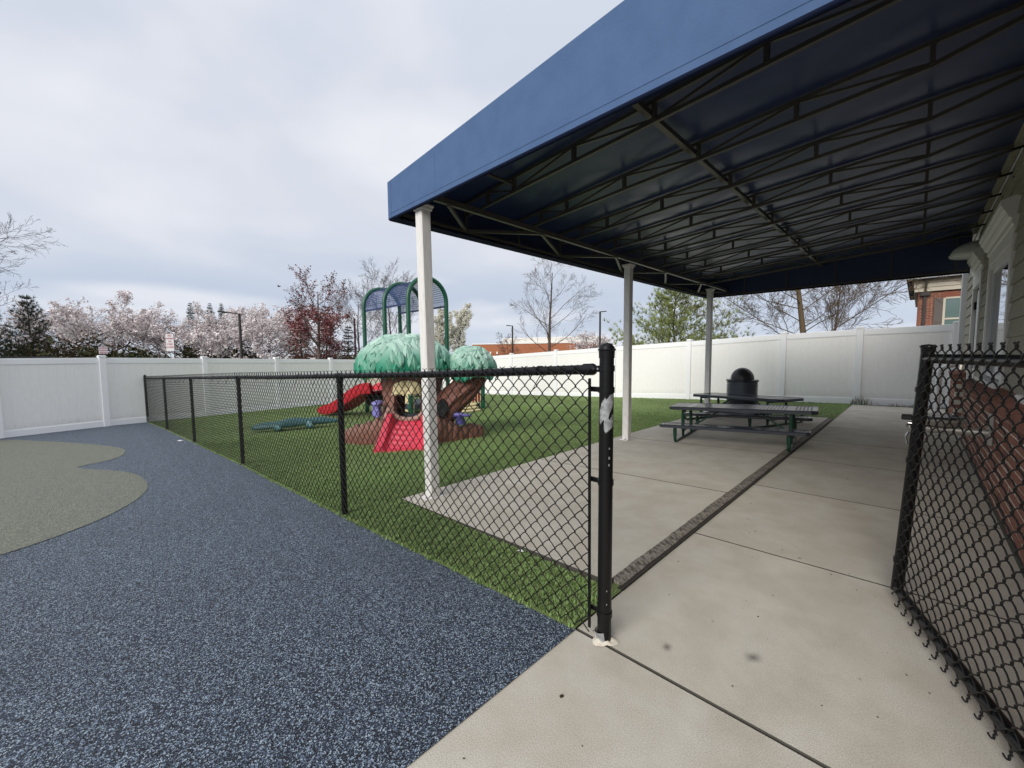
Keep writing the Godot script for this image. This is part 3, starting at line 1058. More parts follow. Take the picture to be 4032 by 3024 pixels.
func make_vinyl_fences() -> void:
	var left: Array = []
	var d := Vector2(-2.3, -8.6).normalized()
	for s in [-6.2, -3.95, -1.75, 0.005, 2.28, 4.47, 6.63, 8.79, 10.82, 12.98]:
		left.append(Vector2(-14.84, 0.09) + d * s)
	vinyl_fence("white_fence", "white vinyl privacy fence on the left behind the blue surface, with a dirty bottom edge", left)
	var back: Array = []
	for x in [0.56, -0.987, -2.509, -4.95, -7.524, -10.144, -12.643, -15.1, -17.0]:
		back.append(Vector2(x, -12.62))
	back.append(left[left.size() - 1])
	vinyl_fence("back_fence", "white vinyl privacy fence behind the turf, picnic tables and trash can", back, true)

# ---------------------------------------------------------------- awning
func roof_y(x: float) -> float:
	return 2.86 + 0.068 * (x + 3.56)

func make_awning() -> void:
	var t := thing("awning", "large navy blue fabric awning on white posts over the patio", "awning", Vector3.ZERO)
	var x0 := -3.56
	var x1 := 0.53
	var z0 := -1.94
	var z1 := -9.96
	var low := 2.52
	# the cloth: outer face and inner face with shade painted in, with a slight sag between the trusses
	var sag := func(x: float, z: float) -> float:
		var k := fposmod(-(z - z0) / 0.802, 1.0)
		return -0.012 * sin(PI * k) * clampf((x - x0) * 2.0, 0.0, 1.0)
	var roof := MB.new()
	roof.grid(func(u: float, w: float):
		var x := lerpf(x0, x1, u)
		var z := lerpf(z0, z1, w)
		return Vector3(x, roof_y(x) + sag.call(x, z), z), 12, 80)
	part("roof_cloth", roof, M.awning, t)
	var under_m := MB.new()
	under_m.grid(func(u: float, w: float):
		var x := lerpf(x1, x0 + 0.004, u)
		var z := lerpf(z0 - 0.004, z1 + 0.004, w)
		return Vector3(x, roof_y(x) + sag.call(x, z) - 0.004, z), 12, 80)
	part("roof_shaded_face", under_m, M.shaded_cloth, t)
	var val := func(pts: Array, inward: Vector3, mt: Material, shape_name: String, flip: bool) -> void:
		var b := MB.new()
		if flip:
			b.quad(pts[3] + inward, pts[2] + inward, pts[1] + inward, pts[0] + inward)
		else:
			b.quad(pts[0] + inward, pts[1] + inward, pts[2] + inward, pts[3] + inward)
		part(shape_name, b, mt, t)
	# near end, outer side, far end: seen from outside, lower left first
	var near := [Vector3(x0, low, z0), Vector3(x1, low, z0), Vector3(x1, roof_y(x1), z0), Vector3(x0, roof_y(x0), z0)]
	var outer := [Vector3(x0, low, z1), Vector3(x0, low, z0), Vector3(x0, roof_y(x0), z0), Vector3(x0, roof_y(x0), z1)]
	var far := [Vector3(x1, low, z1), Vector3(x0, low, z1), Vector3(x0, roof_y(x0), z1), Vector3(x1, roof_y(x1), z1)]
	val.call(near, Vector3.ZERO, M.awning, "valance", false)
	val.call(near, Vector3(0, 0, -0.004), M.shaded_cloth, "valance_shaded_face", true)
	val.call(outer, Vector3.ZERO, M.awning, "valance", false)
	val.call(outer, Vector3(0.004, 0, 0), M.shaded_cloth, "valance_shaded_face", true)
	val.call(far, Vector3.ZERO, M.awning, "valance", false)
	val.call(far, Vector3(0, 0, 0.004), M.shaded_cloth, "valance_shaded_face", true)
	var seam := MB.new()
	seam.box(Vector3(x0 + 0.055, (low + roof_y(x0)) / 2 + 0.002, z0 + 0.001), Vector3(0.004, roof_y(x0) - low - 0.01, 0.002))
	seam.box(Vector3(x0 + 0.75, (low + roof_y(x0)) / 2 + 0.02, z0 + 0.0006), Vector3(0.03, roof_y(x0) - low - 0.03, 0.0012))
	seam.bar(Vector3(x0 + 0.02, low + 0.05, z0 + 0.0012), Vector3(x1, low + 0.052, z0 + 0.0012), 0.002, 0.004)
	part("seam", seam, M.awning, t)
	# wrapped hem tube
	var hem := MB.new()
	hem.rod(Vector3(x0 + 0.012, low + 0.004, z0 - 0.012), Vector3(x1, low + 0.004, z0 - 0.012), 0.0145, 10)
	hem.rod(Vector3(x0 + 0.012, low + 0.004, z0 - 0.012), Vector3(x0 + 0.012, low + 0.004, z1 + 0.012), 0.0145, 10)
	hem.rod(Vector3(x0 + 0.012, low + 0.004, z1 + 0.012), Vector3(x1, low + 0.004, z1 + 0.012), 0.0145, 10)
	part("hem", hem, M.hem_in_shade, t)
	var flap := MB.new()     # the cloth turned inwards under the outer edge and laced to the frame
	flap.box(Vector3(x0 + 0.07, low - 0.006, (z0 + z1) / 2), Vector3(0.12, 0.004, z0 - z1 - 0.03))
	part("hem_flap", flap, M.hem_in_shade, t)
	var cord := MB.new()
	var cn := 44
	for i in cn:
		var za := lerpf(z0 - 0.1, z1 + 0.1, float(i) / cn)
		var zb := lerpf(z0 - 0.1, z1 + 0.1, (i + 0.72) / cn)
		cord.tube(PackedVector3Array([Vector3(x0 + 0.125, low + 0.036, za), Vector3(x0 + 0.128, low + 0.002, zb), Vector3(x0 + 0.128, low - 0.004, zb + 0.02), Vector3(x0 + 0.125, low + 0.03, zb + 0.02)]), PackedFloat32Array([0.0028]), 4, false)
	part("lacing", cord, M.frame_tube, t)
	# the frame of square tube
	var w := 0.026
	var fm: Material = M.frame_tube
	var edge := MB.new()
	for y in [low + 0.036, roof_y(x0) - 0.03]:
		edge.bar(Vector3(x0 + 0.125 if y < 2.6 else x0 + 0.03, y, z0 - 0.03), Vector3(x0 + 0.125 if y < 2.6 else x0 + 0.03, y, z1 + 0.03), w, w)
	edge.bar(Vector3(x0 + 0.03, low + 0.03, z1 + 0.03), Vector3(x1, low + 0.03, z1 + 0.03), w, w)
	edge.bar(Vector3(x0 + 0.03, low + 0.03, z0 - 0.03), Vector3(x1, low + 0.03, z0 - 0.03), w, w)
	part("edge_frame", edge, fm, t)
	for i in 11:
		var z := lerpf(z0 - 0.03, z1 + 0.03, i / 10.0)
		if i == 0 or i == 10:
			var e := MB.new()
			e.bar(Vector3(x0 + 0.03, roof_y(x0) - 0.03, z), Vector3(x1, roof_y(x1) - 0.03, z), w, w)
			for k in 6:
				var x := x0 + 0.03 + k * 0.78
				if x < x1:
					e.bar(Vector3(x, low + 0.03, z), Vector3(x, roof_y(x) - 0.03, z), 0.02, 0.02, Vector3.BACK)
			part("end_frame", e, fm, t)
			continue
		var b := MB.new()
		var drop := 0.155
		b.bar(Vector3(x0 + 0.03, roof_y(x0) - 0.026, z), Vector3(x1, roof_y(x1) - 0.026, z), w, w)
		b.bar(Vector3(x0 + 0.125, roof_y(x0 + 0.125) - drop, z), Vector3(-0.02, roof_y(-0.02) - drop, z), w, w)
		b.bar(Vector3(-0.02, roof_y(-0.02) - drop, z), Vector3(x1, roof_y(x1) - 0.055, z), w, w)
		b.bar(Vector3(x0 + 0.125, low + 0.03, z), Vector3(x0 + 0.125, roof_y(x0) - 0.02, z), 0.022, 0.022, Vector3.BACK)
		var xs := [-3.08, -2.72, -2.04, -1.36, -0.69, -0.02]
		for k in xs.size():
			var x: float = xs[k]
			b.bar(Vector3(x, roof_y(x) - drop, z), Vector3(x, roof_y(x) - 0.026, z), 0.026, 0.04, Vector3.BACK)
			if k > 0:
				var xa: float = xs[k - 1]
				if k % 2 == 0:
					b.bar(Vector3(xa, roof_y(xa) - drop + 0.01, z), Vector3(x, roof_y(x) - 0.036, z), 0.018, 0.018)
				else:
					b.bar(Vector3(xa, roof_y(xa) - 0.036, z), Vector3(x, roof_y(x) - drop + 0.01, z), 0.018, 0.018)
		part("truss", b, fm, t)
		var hook := MB.new()
		hook.bar(Vector3(x1 - 0.02, roof_y(x1) - 0.075, z + 0.06), Vector3(x1 + 0.085, roof_y(x1) - 0.06, z + 0.06), 0.016, 0.02)
		hook.bar(Vector3(x1 + 0.08, roof_y(x1) - 0.11, z + 0.06), Vector3(x1 + 0.08, roof_y(x1) - 0.05, z + 0.06), 0.016, 0.02, Vector3.BACK)
		part("wall_hook", hook, M.black, t)
	var pur := MB.new()
	pur.bar(Vector3(-1.40, roof_y(-1.40) - 0.09, z0 - 0.03), Vector3(-1.40, roof_y(-1.40) - 0.09, z1 + 0.03), 0.04, 0.04)
	part("purlin", pur, fm, t)
	var head := MB.new()
	head.bar(Vector3(-3.07, 2.635, z0 - 0.04), Vector3(-3.07, 2.635, z1 + 0.04), 0.04, 0.05)
	part("header_beam", head, fm, t)
	for i in 10:
		var za := lerpf(z0 - 0.03, z1 + 0.03, i / 10.0)
		var zb := lerpf(z0 - 0.03, z1 + 0.03, (i + 1) / 10.0)
		if i % 2 == 0:
			var s := MB.new()
			s.bar(Vector3(-3.07, 2.615, za if i > 0 else za - 0.3), Vector3(x0 + 0.125, 2.562, zb), 0.03, 0.03)
			part("outrigger", s, fm, t)
		else:
			var s2 := MB.new()
			s2.bar(Vector3(x0 + 0.125, 2.562, za), Vector3(-3.07, 2.615, zb), 0.03, 0.03)
			part("outrigger", s2, fm, t)
	var st := MB.new()
	st.bar(Vector3(-2.72, roof_y(-2.72) - 0.09, z0 - 0.03), Vector3(-2.72, roof_y(-2.72) - 0.09, z0 - 0.83), 0.022, 0.022)
	part("strut", st, fm, t)
	# ledger along the wall
	var led := MB.new()
	led.bar(Vector3(x1 + 0.02, roof_y(x1) + 0.005, z0), Vector3(x1 + 0.02, roof_y(x1) + 0.005, z1), 0.05, 0.05)
	part("wall_rail", led, M.siding, t)
	# posts
	for q in [[-3.11, -2.06], [-3.08, -5.53], [-3.08, -8.85]]:
		var y0: float = 0.036 - 0.042 * (-1.125 - q[0])
		var b := MB.new()
		var lean := Vector3(-0.022, 0, 0.022) if q[1] > -3.0 else Vector3.ZERO
		b.bar(Vector3(q[0], y0, q[1]), Vector3(q[0], 2.55, q[1]) + lean, 0.1, 0.1, Vector3.BACK, 0.009)
		var post := part("post", b, M.post, t)
		var pc := MB.new()
		pc.box(lean + Vector3(q[0], 2.552, q[1]), Vector3(0.15, 0.02, 0.14), Basis.IDENTITY, 0.003)
		pc.box(lean + Vector3(q[0], 2.530, q[1]), Vector3(0.125, 0.026, 0.125), Basis.IDENTITY, 0.006)
		part("cap_plate", pc, M.post, post)
		var foot := MB.new()
		foot.box(Vector3(q[0], y0 + 0.005, q[1]), Vector3(0.13, 0.009, 0.20), Basis.IDENTITY, 0.002)
		part("base_plate", foot, M.post, post)
		for s in [-1.0, 1.0]:
			var bolt := MB.new()
			bolt.rod(Vector3(q[0] + 0.02, y0 + 0.009, q[1] + 0.08 * s), Vector3(q[0] + 0.02, y0 + 0.026, q[1] + 0.08 * s), 0.009, 6)
			part("anchor_bolt", bolt, M.galv, post)

# ---------------------------------------------------------------- the day care building on the right
const WALL_X := 0.62
func make_building() -> void:
	var t := thing("care_building", "olive sided building with brick base and white trim along the right edge", "building", Vector3.ZERO)
	var zs := -0.9
	var ze := -11.6
	# openings: [far z, near z, low y, high y]
	var openings := [[-8.05, -6.19, 0.87, 2.40], [-4.85, -2.95, 0.87, 2.40], [-10.15, -8.92, 0.0, 2.42]]
	var shell := MB.new()
	# wall behind the boards, cut round the openings
	var cuts := [ze, -10.15, -8.92, -8.05, -6.19, -4.85, -2.95, zs]
	for i in cuts.size() - 1:
		var za: float = cuts[i]
		var zb: float = cuts[i + 1]
		var holes := []
		for o in openings:
			if za >= o[0] - 0.001 and zb <= o[1] + 0.001:
				holes = [o[2], o[3]]
		if holes.is_empty():
			shell.box(Vector3(WALL_X + 0.10, 1.78, (za + zb) / 2), Vector3(0.16, 3.56, zb - za))
		else:
			if holes[0] > 0:
				shell.box(Vector3(WALL_X + 0.10, holes[0] / 2, (za + zb) / 2), Vector3(0.16, holes[0], zb - za))
			shell.box(Vector3(WALL_X + 0.10, (holes[1] + 3.56) / 2, (za + zb) / 2), Vector3(0.16, 3.56 - holes[1], zb - za))
	shell.box(Vector3(WALL_X + 4.0, 1.78, ze + 0.10), Vector3(7.6, 3.56, 0.16))
	shell.box(Vector3(WALL_X + 4.0, 1.78, zs - 0.10), Vector3(7.6, 3.56, 0.16))
	shell.box(Vector3(WALL_X + 7.9, 1.78, (zs + ze) / 2), Vector3(0.16, 3.56, zs - ze))
	part("wall", shell, M.siding, t)
	var inner := MB.new()
	inner.box(Vector3(WALL_X + 4.0, 0.01, (zs + ze) / 2), Vector3(7.5, 0.1, zs - ze - 0.3))
	part("floor", inner, M.slate, t)
	var roof := MB.new()
	var rz := [ze - 0.4, zs + 0.4]
	roof.quad(Vector3(0.15, 3.62, rz[1]), Vector3(4.5, 5.0, rz[1] - 3), Vector3(4.5, 5.0, rz[0] + 3), Vector3(0.15, 3.62, rz[0]))
	roof.quad(Vector3(9.0, 3.62, rz[0]), Vector3(4.5, 5.0, rz[0] + 3), Vector3(4.5, 5.0, rz[1] - 3), Vector3(9.0, 3.62, rz[1]))
	roof.tri(Vector3(0.15, 3.62, rz[0]), Vector3(4.5, 5.0, rz[0] + 3), Vector3(9.0, 3.62, rz[0]))
	roof.tri(Vector3(9.0, 3.62, rz[1]), Vector3(4.5, 5.0, rz[1] - 3), Vector3(0.15, 3.62, rz[1]))
	roof.box(Vector3(4.58, 3.58, (rz[0] + rz[1]) / 2), Vector3(8.9, 0.1, rz[1] - rz[0] - 0.02))
	part("roof", roof, M.roof_dark, t)
	# lap siding, board by board
	var r := RandomNumberGenerator.new()
	r.seed = 12
	for row in 16:
		var y := 0.885 + row * 0.1655
		var spans := [[ze, zs]]
		for o in openings:
			if y + 0.165 > o[2] and y < o[3] + (0.32 if true else 0.0):
				var next := []
				for s in spans:
					var lo: float = o[0] - 0.0
					var hi: float = o[1] + 0.0
					if y >= o[3] - 0.02:
						next.append(s)
						continue
					if s[0] < lo:
						next.append([s[0], minf(s[1], lo)])
					if s[1] > hi:
						next.append([maxf(s[0], hi), s[1]])
				spans = next
		for s in spans:
			var cutat: Array = [s[0]]
			if s[1] - s[0] > 3.6:
				cutat.append(s[0] + (s[1] - s[0]) * r.randf_range(0.35, 0.65))
			cutat.append(s[1])
			for k in cutat.size() - 1:
				var za: float = cutat[k] + 0.001
				var zb: float = cutat[k + 1] - 0.001
				if zb - za < 0.05:
					continue
				var b := MB.new()
				var xo := WALL_X - 0.024
				var xi := WALL_X + 0.004
				var yb := y + r.randf_range(-0.001, 0.001)
				b.quad(Vector3(xo, yb, za), Vector3(xo, yb, zb), Vector3(xi - 0.008, yb + 0.176, zb), Vector3(xi - 0.008, yb + 0.176, za))
				b.quad(Vector3(WALL_X + 0.02, yb, za), Vector3(WALL_X + 0.02, yb, zb), Vector3(xo, yb, zb), Vector3(xo, yb, za))
				b.quad(Vector3(WALL_X + 0.02, yb, zb), Vector3(WALL_X + 0.02, yb + 0.17, zb), Vector3(xi - 0.008, yb + 0.176, zb), Vector3(xo, yb, zb))
				b.quad(Vector3(xo, yb, za), Vector3(xi - 0.008, yb + 0.176, za), Vector3(WALL_X + 0.02, yb + 0.17, za), Vector3(WALL_X + 0.02, yb, za))
				piece("siding_board", b.mesh(), M.siding, t, Transform3D.IDENTITY)
	# windows
	for i in 2:
		var o: Array = openings[i]
		var zc: float = (o[0] + o[1]) / 2
		var zw: float = o[1] - o[0]
		var yc: float = (o[2] + o[3]) / 2
		var yh: float = o[3] - o[2]
		var fm := MB.new()
		for q in [[o[0] + 0.05, 1], [o[1] - 0.05, 1]]:
			fm.box(Vector3(WALL_X - 0.012, yc, q[0]), Vector3(0.05, yh, 0.10), Basis.IDENTITY, 0.004)
			fm.box(Vector3(WALL_X - 0.004, yc, q[0] + (0.068 if q[0] < zc else -0.068)), Vector3(0.05, yh - 0.1, 0.035), Basis.IDENTITY, 0.004)
		fm.box(Vector3(WALL_X - 0.0125, o[3] - 0.05, zc), Vector3(0.052, 0.10, zw - 0.203), Basis.IDENTITY, 0.004)
		fm.box(Vector3(WALL_X - 0.003, o[3] - 0.12, zc), Vector3(0.05, 0.038, zw - 0.275), Basis.IDENTITY, 0.004)
		var win := part("window", fm, M.trim, t)
		var sash := MB.new()
		for q in [o[0] + 0.115, o[1] - 0.115]:
			sash.box(Vector3(WALL_X + 0.02, yc, q), Vector3(0.045, yh - 0.2, 0.06), Basis.IDENTITY, 0.003)
		for y in [o[2] + 0.10, o[3] - 0.165]:
			sash.box(Vector3(WALL_X + 0.021, y, zc), Vector3(0.043, 0.055, zw - 0.292), Basis.IDENTITY, 0.003)
		part("sash", sash, M.white, win)
		var pane := MB.new()
		pane.box(Vector3(WALL_X + 0.022, yc, zc), Vector3(0.008, yh - 0.16, zw - 0.26))
		part("pane", pane, M.glass, win)
		var sill := MB.new()
		sill.box(Vector3(WALL_X - 0.03, o[2] + 0.03, zc), Vector3(0.11, 0.055, zw + 0.06), Basis(Vector3(0, 0, 1), 0.06), 0.005)
		part("sill", sill, M.trim, win)
		cornice(win, o[0] - 0.06, o[1] + 0.06, o[3])
	# the door between window and corner
	var dr := MB.new()
	dr.box(Vector3(WALL_X + 0.035, 1.17, -9.535), Vector3(0.045, 2.10, 0.94), Basis.IDENTITY, 0.003)
	for y in [0.55, 1.62]:
		dr.box(Vector3(WALL_X + 0.011, y, -9.535), Vector3(0.012, 0.75 if y < 1 else 1.0, 0.66), Basis.IDENTITY, 0.005)
	var door := part("door", dr, M.white, t)
	var dt := MB.new()
	for z in [-10.09, -8.98]:
		dt.box(Vector3(WALL_X - 0.012, 1.2, z), Vector3(0.05, 2.42, 0.11), Basis.IDENTITY, 0.004)
	dt.box(Vector3(WALL_X - 0.0125, 2.335, -9.535), Vector3(0.052, 0.17, 1.0), Basis.IDENTITY, 0.004)
	part("door_trim", dt, M.trim, door)
	for y in [0.4, 1.15, 1.98]:
		var h := MB.new()
		h.rod(Vector3(WALL_X - 0.004, y - 0.06, -10.01), Vector3(WALL_X - 0.004, y + 0.06, -10.01), 0.014, 8)
		h.box(Vector3(WALL_X + 0.008, y, -9.99), Vector3(0.008, 0.11, 0.05))
		part("hinge", h, M.black, door)
	var kn := MB.new()
	kn.lathe(PackedVector2Array([Vector2(0.03, 0), Vector2(0.03, 0.008), Vector2(0.012, 0.012), Vector2(0.012, 0.035), Vector2(0.026, 0.045), Vector2(0.028, 0.06), Vector2(0.018, 0.072), Vector2(0, 0.074)]), 16, Vector3(WALL_X + 0.012, 1.02, -9.16), Basis(Vector3(0, 0, 1), PI / 2))
	part("handle", kn, M.galv, door)
	cornice(door, -10.22, -8.86, 2.42)
	# brick base with a sloped course of headers on top
	brick_base(t)
	# downspout on the far corner
	var dm := MB.new()
	dm.bar(Vector3(WALL_X - 0.045, 3.5, -11.66), Vector3(WALL_X - 0.045, 1.10, -11.66), 0.10, 0.075, Vector3.BACK, 0.012)
	part("downspout", dm, M.white, t)
	var el := MB.new()
	var bend := PackedVector3Array([Vector3(WALL_X - 0.045, 1.12, -11.66), Vector3(WALL_X - 0.06, 1.04, -11.66), Vector3(WALL_X - 0.12, 0.99, -11.665), Vector3(0.37, 0.93, -11.68), Vector3(0.325, 0.88, -11.68), Vector3(0.315, 0.80, -11.68), Vector3(0.312, 0.0, -11.68)])
	el.tube(bend, PackedFloat32Array([0.046]), 12)
	part("downspout_elbow", el, M.white, t)

func cornice(parent: Node3D, za: float, zb: float, y: float) -> void:
	var b := MB.new()
	var prof := [Vector2(0.0, 0.0), Vector2(0.03, 0.0), Vector2(0.035, 0.05), Vector2(0.05, 0.06), Vector2(0.052, 0.11), Vector2(0.07, 0.122), Vector2(0.085, 0.15), Vector2(0.088, 0.17), Vector2(0.11, 0.20), Vector2(0.12, 0.235), Vector2(0.13, 0.24), Vector2(0.13, 0.285), Vector2(0.0, 0.33)]
	for i in prof.size() - 1:
		var p: Vector2 = prof[i]
		var q: Vector2 = prof[i + 1]
		b.quad(Vector3(WALL_X - p.x, y + p.y, za), Vector3(WALL_X - p.x, y + p.y, zb), Vector3(WALL_X - q.x, y + q.y, zb), Vector3(WALL_X - q.x, y + q.y, za))
		for z in [za, zb]:
			var c := Vector3(WALL_X + 0.01, y + 0.15, z)
			if z == zb:
				b.tri(c, Vector3(WALL_X - q.x, y + q.y, z), Vector3(WALL_X - p.x, y + p.y, z))
			else:
				b.tri(c, Vector3(WALL_X - p.x, y + p.y, z), Vector3(WALL_X - q.x, y + q.y, z))
	part("cornice", b, M.trim, parent)

func brick_base(t: Node3D) -> void:
	var r := RandomNumberGenerator.new()
	r.seed = 33
	var shapes: Array[ArrayMesh] = []
	for k in 3:
		var b := MB.new()
		b.box(Vector3.ZERO, Vector3(0.092, 0.0575, 0.194), Basis(Vector3.UP, [0.0, 0.012, -0.01][k]), 0.002 + 0.0007 * k)
		shapes.append(b.mesh())
	var hs: Array[ArrayMesh] = []
	for k in 2:
		var b := MB.new()
		b.box(Vector3.ZERO, Vector3(0.20, 0.092, 0.0575), Basis.IDENTITY, 0.004)
		hs.append(b.mesh())
	var face := 0.47
	var core := MB.new()
	for q in [[zs_near(), -8.36], [-10.2, -11.72]]:
		core.box(Vector3((face + 0.0025 + WALL_X + 0.02) / 2, 0.37, (q[0] + q[1]) / 2), Vector3(WALL_X + 0.02 - face - 0.0025, 0.86, q[0] - q[1] - 0.012))
		core.box(Vector3((face + 0.012 + WALL_X + 0.02) / 2, 0.815, (q[0] + q[1]) / 2), Vector3(WALL_X - face, 0.05, q[0] - q[1] - 0.012), Basis(Vector3(0, 0, 1), 0.2))
	part("mortar", core, M.mortar, t)
	var rest := MB.new()
	var rest_col := MB.new()
	var spots := []
	var pitch := 0.0677
	for q in [[zs_near(), -8.36, true], [-10.2, -11.72, false]]:
		for row in 11:
			var y := 0.045 + row * pitch
			var z: float = q[0] - (0.0 if row % 2 == 0 else 0.102)
			while z - 0.194 > q[1] - 0.08:
				var zc := maxf(z - 0.097, q[1] + 0.0975)
				spots.append([Vector3(face + 0.046 + r.randf_range(-0.0015, 0.0015), y, zc), 0, q[2]])
				z -= 0.204
		var zz: float = q[0] - 0.03
		while zz > q[1]:
			spots.append([Vector3(face + 0.072, 0.835, zz), 1, q[2]])
			zz -= pitch
	# the largest in view one by one, the others as one part
	spots.sort_custom(func(a, b): return brick_far(a) < brick_far(b))
	for i in spots.size():
		var s: Array = spots[i]
		var turn := Basis(Vector3(0, 0, 1), 0.22 + r.randf_range(-0.01, 0.01)) if s[1] == 1 else Basis(Vector3(r.randf_range(-1, 1), 1, r.randf_range(-1, 1)).normalized(), r.randf_range(-0.008, 0.008))
		var at := Transform3D(turn, s[0])
		if i < 296:
			piece("brick", hs[i % 2] if s[1] == 1 else shapes[i % 3], M["brick%d" % [0, 0, 1, 0, 2, 3, 0, 1][r.randi() % 8]], t, at)
		elif s[1] == 1:
			rest.box(s[0], Vector3(0.20, 0.092, 0.0575), turn, 0.0)
		else:
			rest.box(s[0], Vector3(0.092, 0.0575, 0.194), turn, 0.0)
	part("brickwork", rest, M.brick0, t).set_meta("kind", "stuff")
	var mould := MB.new()
	var mn := noise(FastNoiseLite.TYPE_SIMPLEX, 2.0, 3, 8)
	for i in 80:
		var za := -2.0 - i * 0.08
		var h0 := 0.05 + 0.05 * absf(mn.get_noise_1d(za))
		var h1 := 0.05 + 0.05 * absf(mn.get_noise_1d(za - 0.08))
		mould.quad(Vector3(face - 0.012, 0.026, za), Vector3(face - 0.003, 0.026 + h0 * 0.5, za), Vector3(face - 0.003, 0.026 + h1 * 0.5, za - 0.08), Vector3(face - 0.012, 0.026, za - 0.08))
	part("grime", mould, M.mould, t)

func zs_near() -> float:
	return -1.0

func brick_far(a: Array) -> float:   # bricks the photograph shows first, nearest first
	var p: Vector3 = a[0]
	var seen: bool = p.z < -3.95 and a[2]
	return -p.z + (0.0 if seen else 100.0)

func make_wall_fittings() -> void:
	var l := thing("wall_lamp", "half dome wall lamp with white lens above the side door", "lamp", Vector3(WALL_X, 2.72, -9.62))
	var d := MB.new()
	d.grid(func(u: float, w: float):
		var a := lerpf(PI / 2, PI * 1.5, u)        # round the front, seen from above
		var e := w * PI / 2
		return Vector3(cos(a) * 0.34 * cos(e), 0.035 + 0.20 * sin(e), -sin(a) * -0.33 * cos(e)), 20, 8)
	part("hood", d, M.trim, l)
	var rim := MB.new()
	rim.grid(func(u: float, w: float):
		var a := lerpf(PI / 2, PI * 1.5, u)
		return Vector3(cos(a) * (0.342 + 0.01 * w), 0.036 * w, sin(a) * (0.332 + 0.01 * w)), 24, 1)
	part("rim", rim, M.trim, l)
	var lens := MB.new()
	lens.grid(func(u: float, w: float):
		var a := lerpf(PI / 2, PI * 1.5, u)
		var rr := 1.0 - w
		return Vector3(cos(a) * 0.335 * rr, 0.004 - 0.03 * w, sin(a) * 0.325 * rr), 20, 4)
	part("lens", lens, M.white, l)
	# drinking fountain
	var f := thing("drinking_fountain", "steel wall mounted drinking fountain behind the open gate", "drinking fountain", Vector3(0.47, 0.0, -5.2))
	var arm := MB.new()
	arm.rod(Vector3(-0.02, 0.565, 0), Vector3(-0.44, 0.565, 0), 0.036, 20)
	arm.tube(PackedVector3Array([Vector3(-0.44, 0.565, 0), Vector3(-0.46, 0.565, 0), Vector3(-0.47, 0.565, 0)]), PackedFloat32Array([0.038, 0.036, 0.02]), 20)
	part("arm", arm, M.steel, f)
	var plate := MB.new()
	plate.box(Vector3(-0.012, 0.60, 0), Vector3(0.024, 0.26, 0.16), Basis.IDENTITY, 0.006)
	part("wall_plate", plate, M.steel, f)
	var bowl := MB.new()
	bowl.lathe(PackedVector2Array([Vector2(0.0, 0.60), Vector2(0.08, 0.602), Vector2(0.135, 0.618), Vector2(0.168, 0.648), Vector2(0.176, 0.668), Vector2(0.172, 0.672), Vector2(0.16, 0.668), Vector2(0.13, 0.645), Vector2(0.0, 0.635)]), 36, Vector3(-0.31, 0, 0.02))
	part("bowl", bowl, M.steel, f)
	var bub := MB.new()
	bub.tube(PackedVector3Array([Vector3(-0.2, 0.64, 0), Vector3(-0.2, 0.69, 0), Vector3(-0.215, 0.705, 0), Vector3(-0.24, 0.708, 0)]), PackedFloat32Array([0.010]), 10)
	part("spout", bub, M.chrome, f)
	var guard := MB.new()
	guard.lathe(PackedVector2Array([Vector2(0.0, 0.675), Vector2(0.1, 0.674), Vector2(0.15, 0.682), Vector2(0.15, 0.69), Vector2(0.0, 0.692)]), 28, Vector3(-0.31, 0, 0.02))
	part("cover", guard, M.coat, f)

# ---------------------------------------------------------------- picnic tables, trash can
func plate(b: MB, lx: float, lz: float, y: float, pitch: float, hole: float, plain: Callable) -> void:   # a perforated sheet; holes have depth
	var nx := int(lx / pitch)
	var nz := int(lz / pitch)
	var sx := lx / nx
	var sz := lz / nz
	for i in nx:
		for j in nz:
			var cx := -lx / 2 + (i + 0.5) * sx
			var cz := -lz / 2 + (j + 0.5) * sz
			var c := [Vector3(cx - sx / 2, y, cz + sz / 2), Vector3(cx + sx / 2, y, cz + sz / 2), Vector3(cx + sx / 2, y, cz - sz / 2), Vector3(cx - sx / 2, y, cz - sz / 2)]
			if plain.call(cx, cz):
				b.quad(c[0], c[1], c[2], c[3])
				continue
			var ring: Array[Vector3] = []
			for k in 8:
				var a := -PI * 0.75 + TAU * k / 8.0
				ring.append(Vector3(cx + cos(a) * hole, y, cz - sin(a) * hole))
			for k in 4:
				b.tri(c[k], ring[k * 2 + 1], ring[k * 2])
				b.tri(c[k], c[(k + 1) % 4], ring[k * 2 + 1])
				b.tri(c[(k + 1) % 4], ring[(k * 2 + 2) % 8], ring[k * 2 + 1])
			for k in 8:
				var p := ring[k]
				var q := ring[(k + 1) % 8]
				b.quad(p, q, q - Vector3(0, 0.008, 0), p - Vector3(0, 0.008, 0))

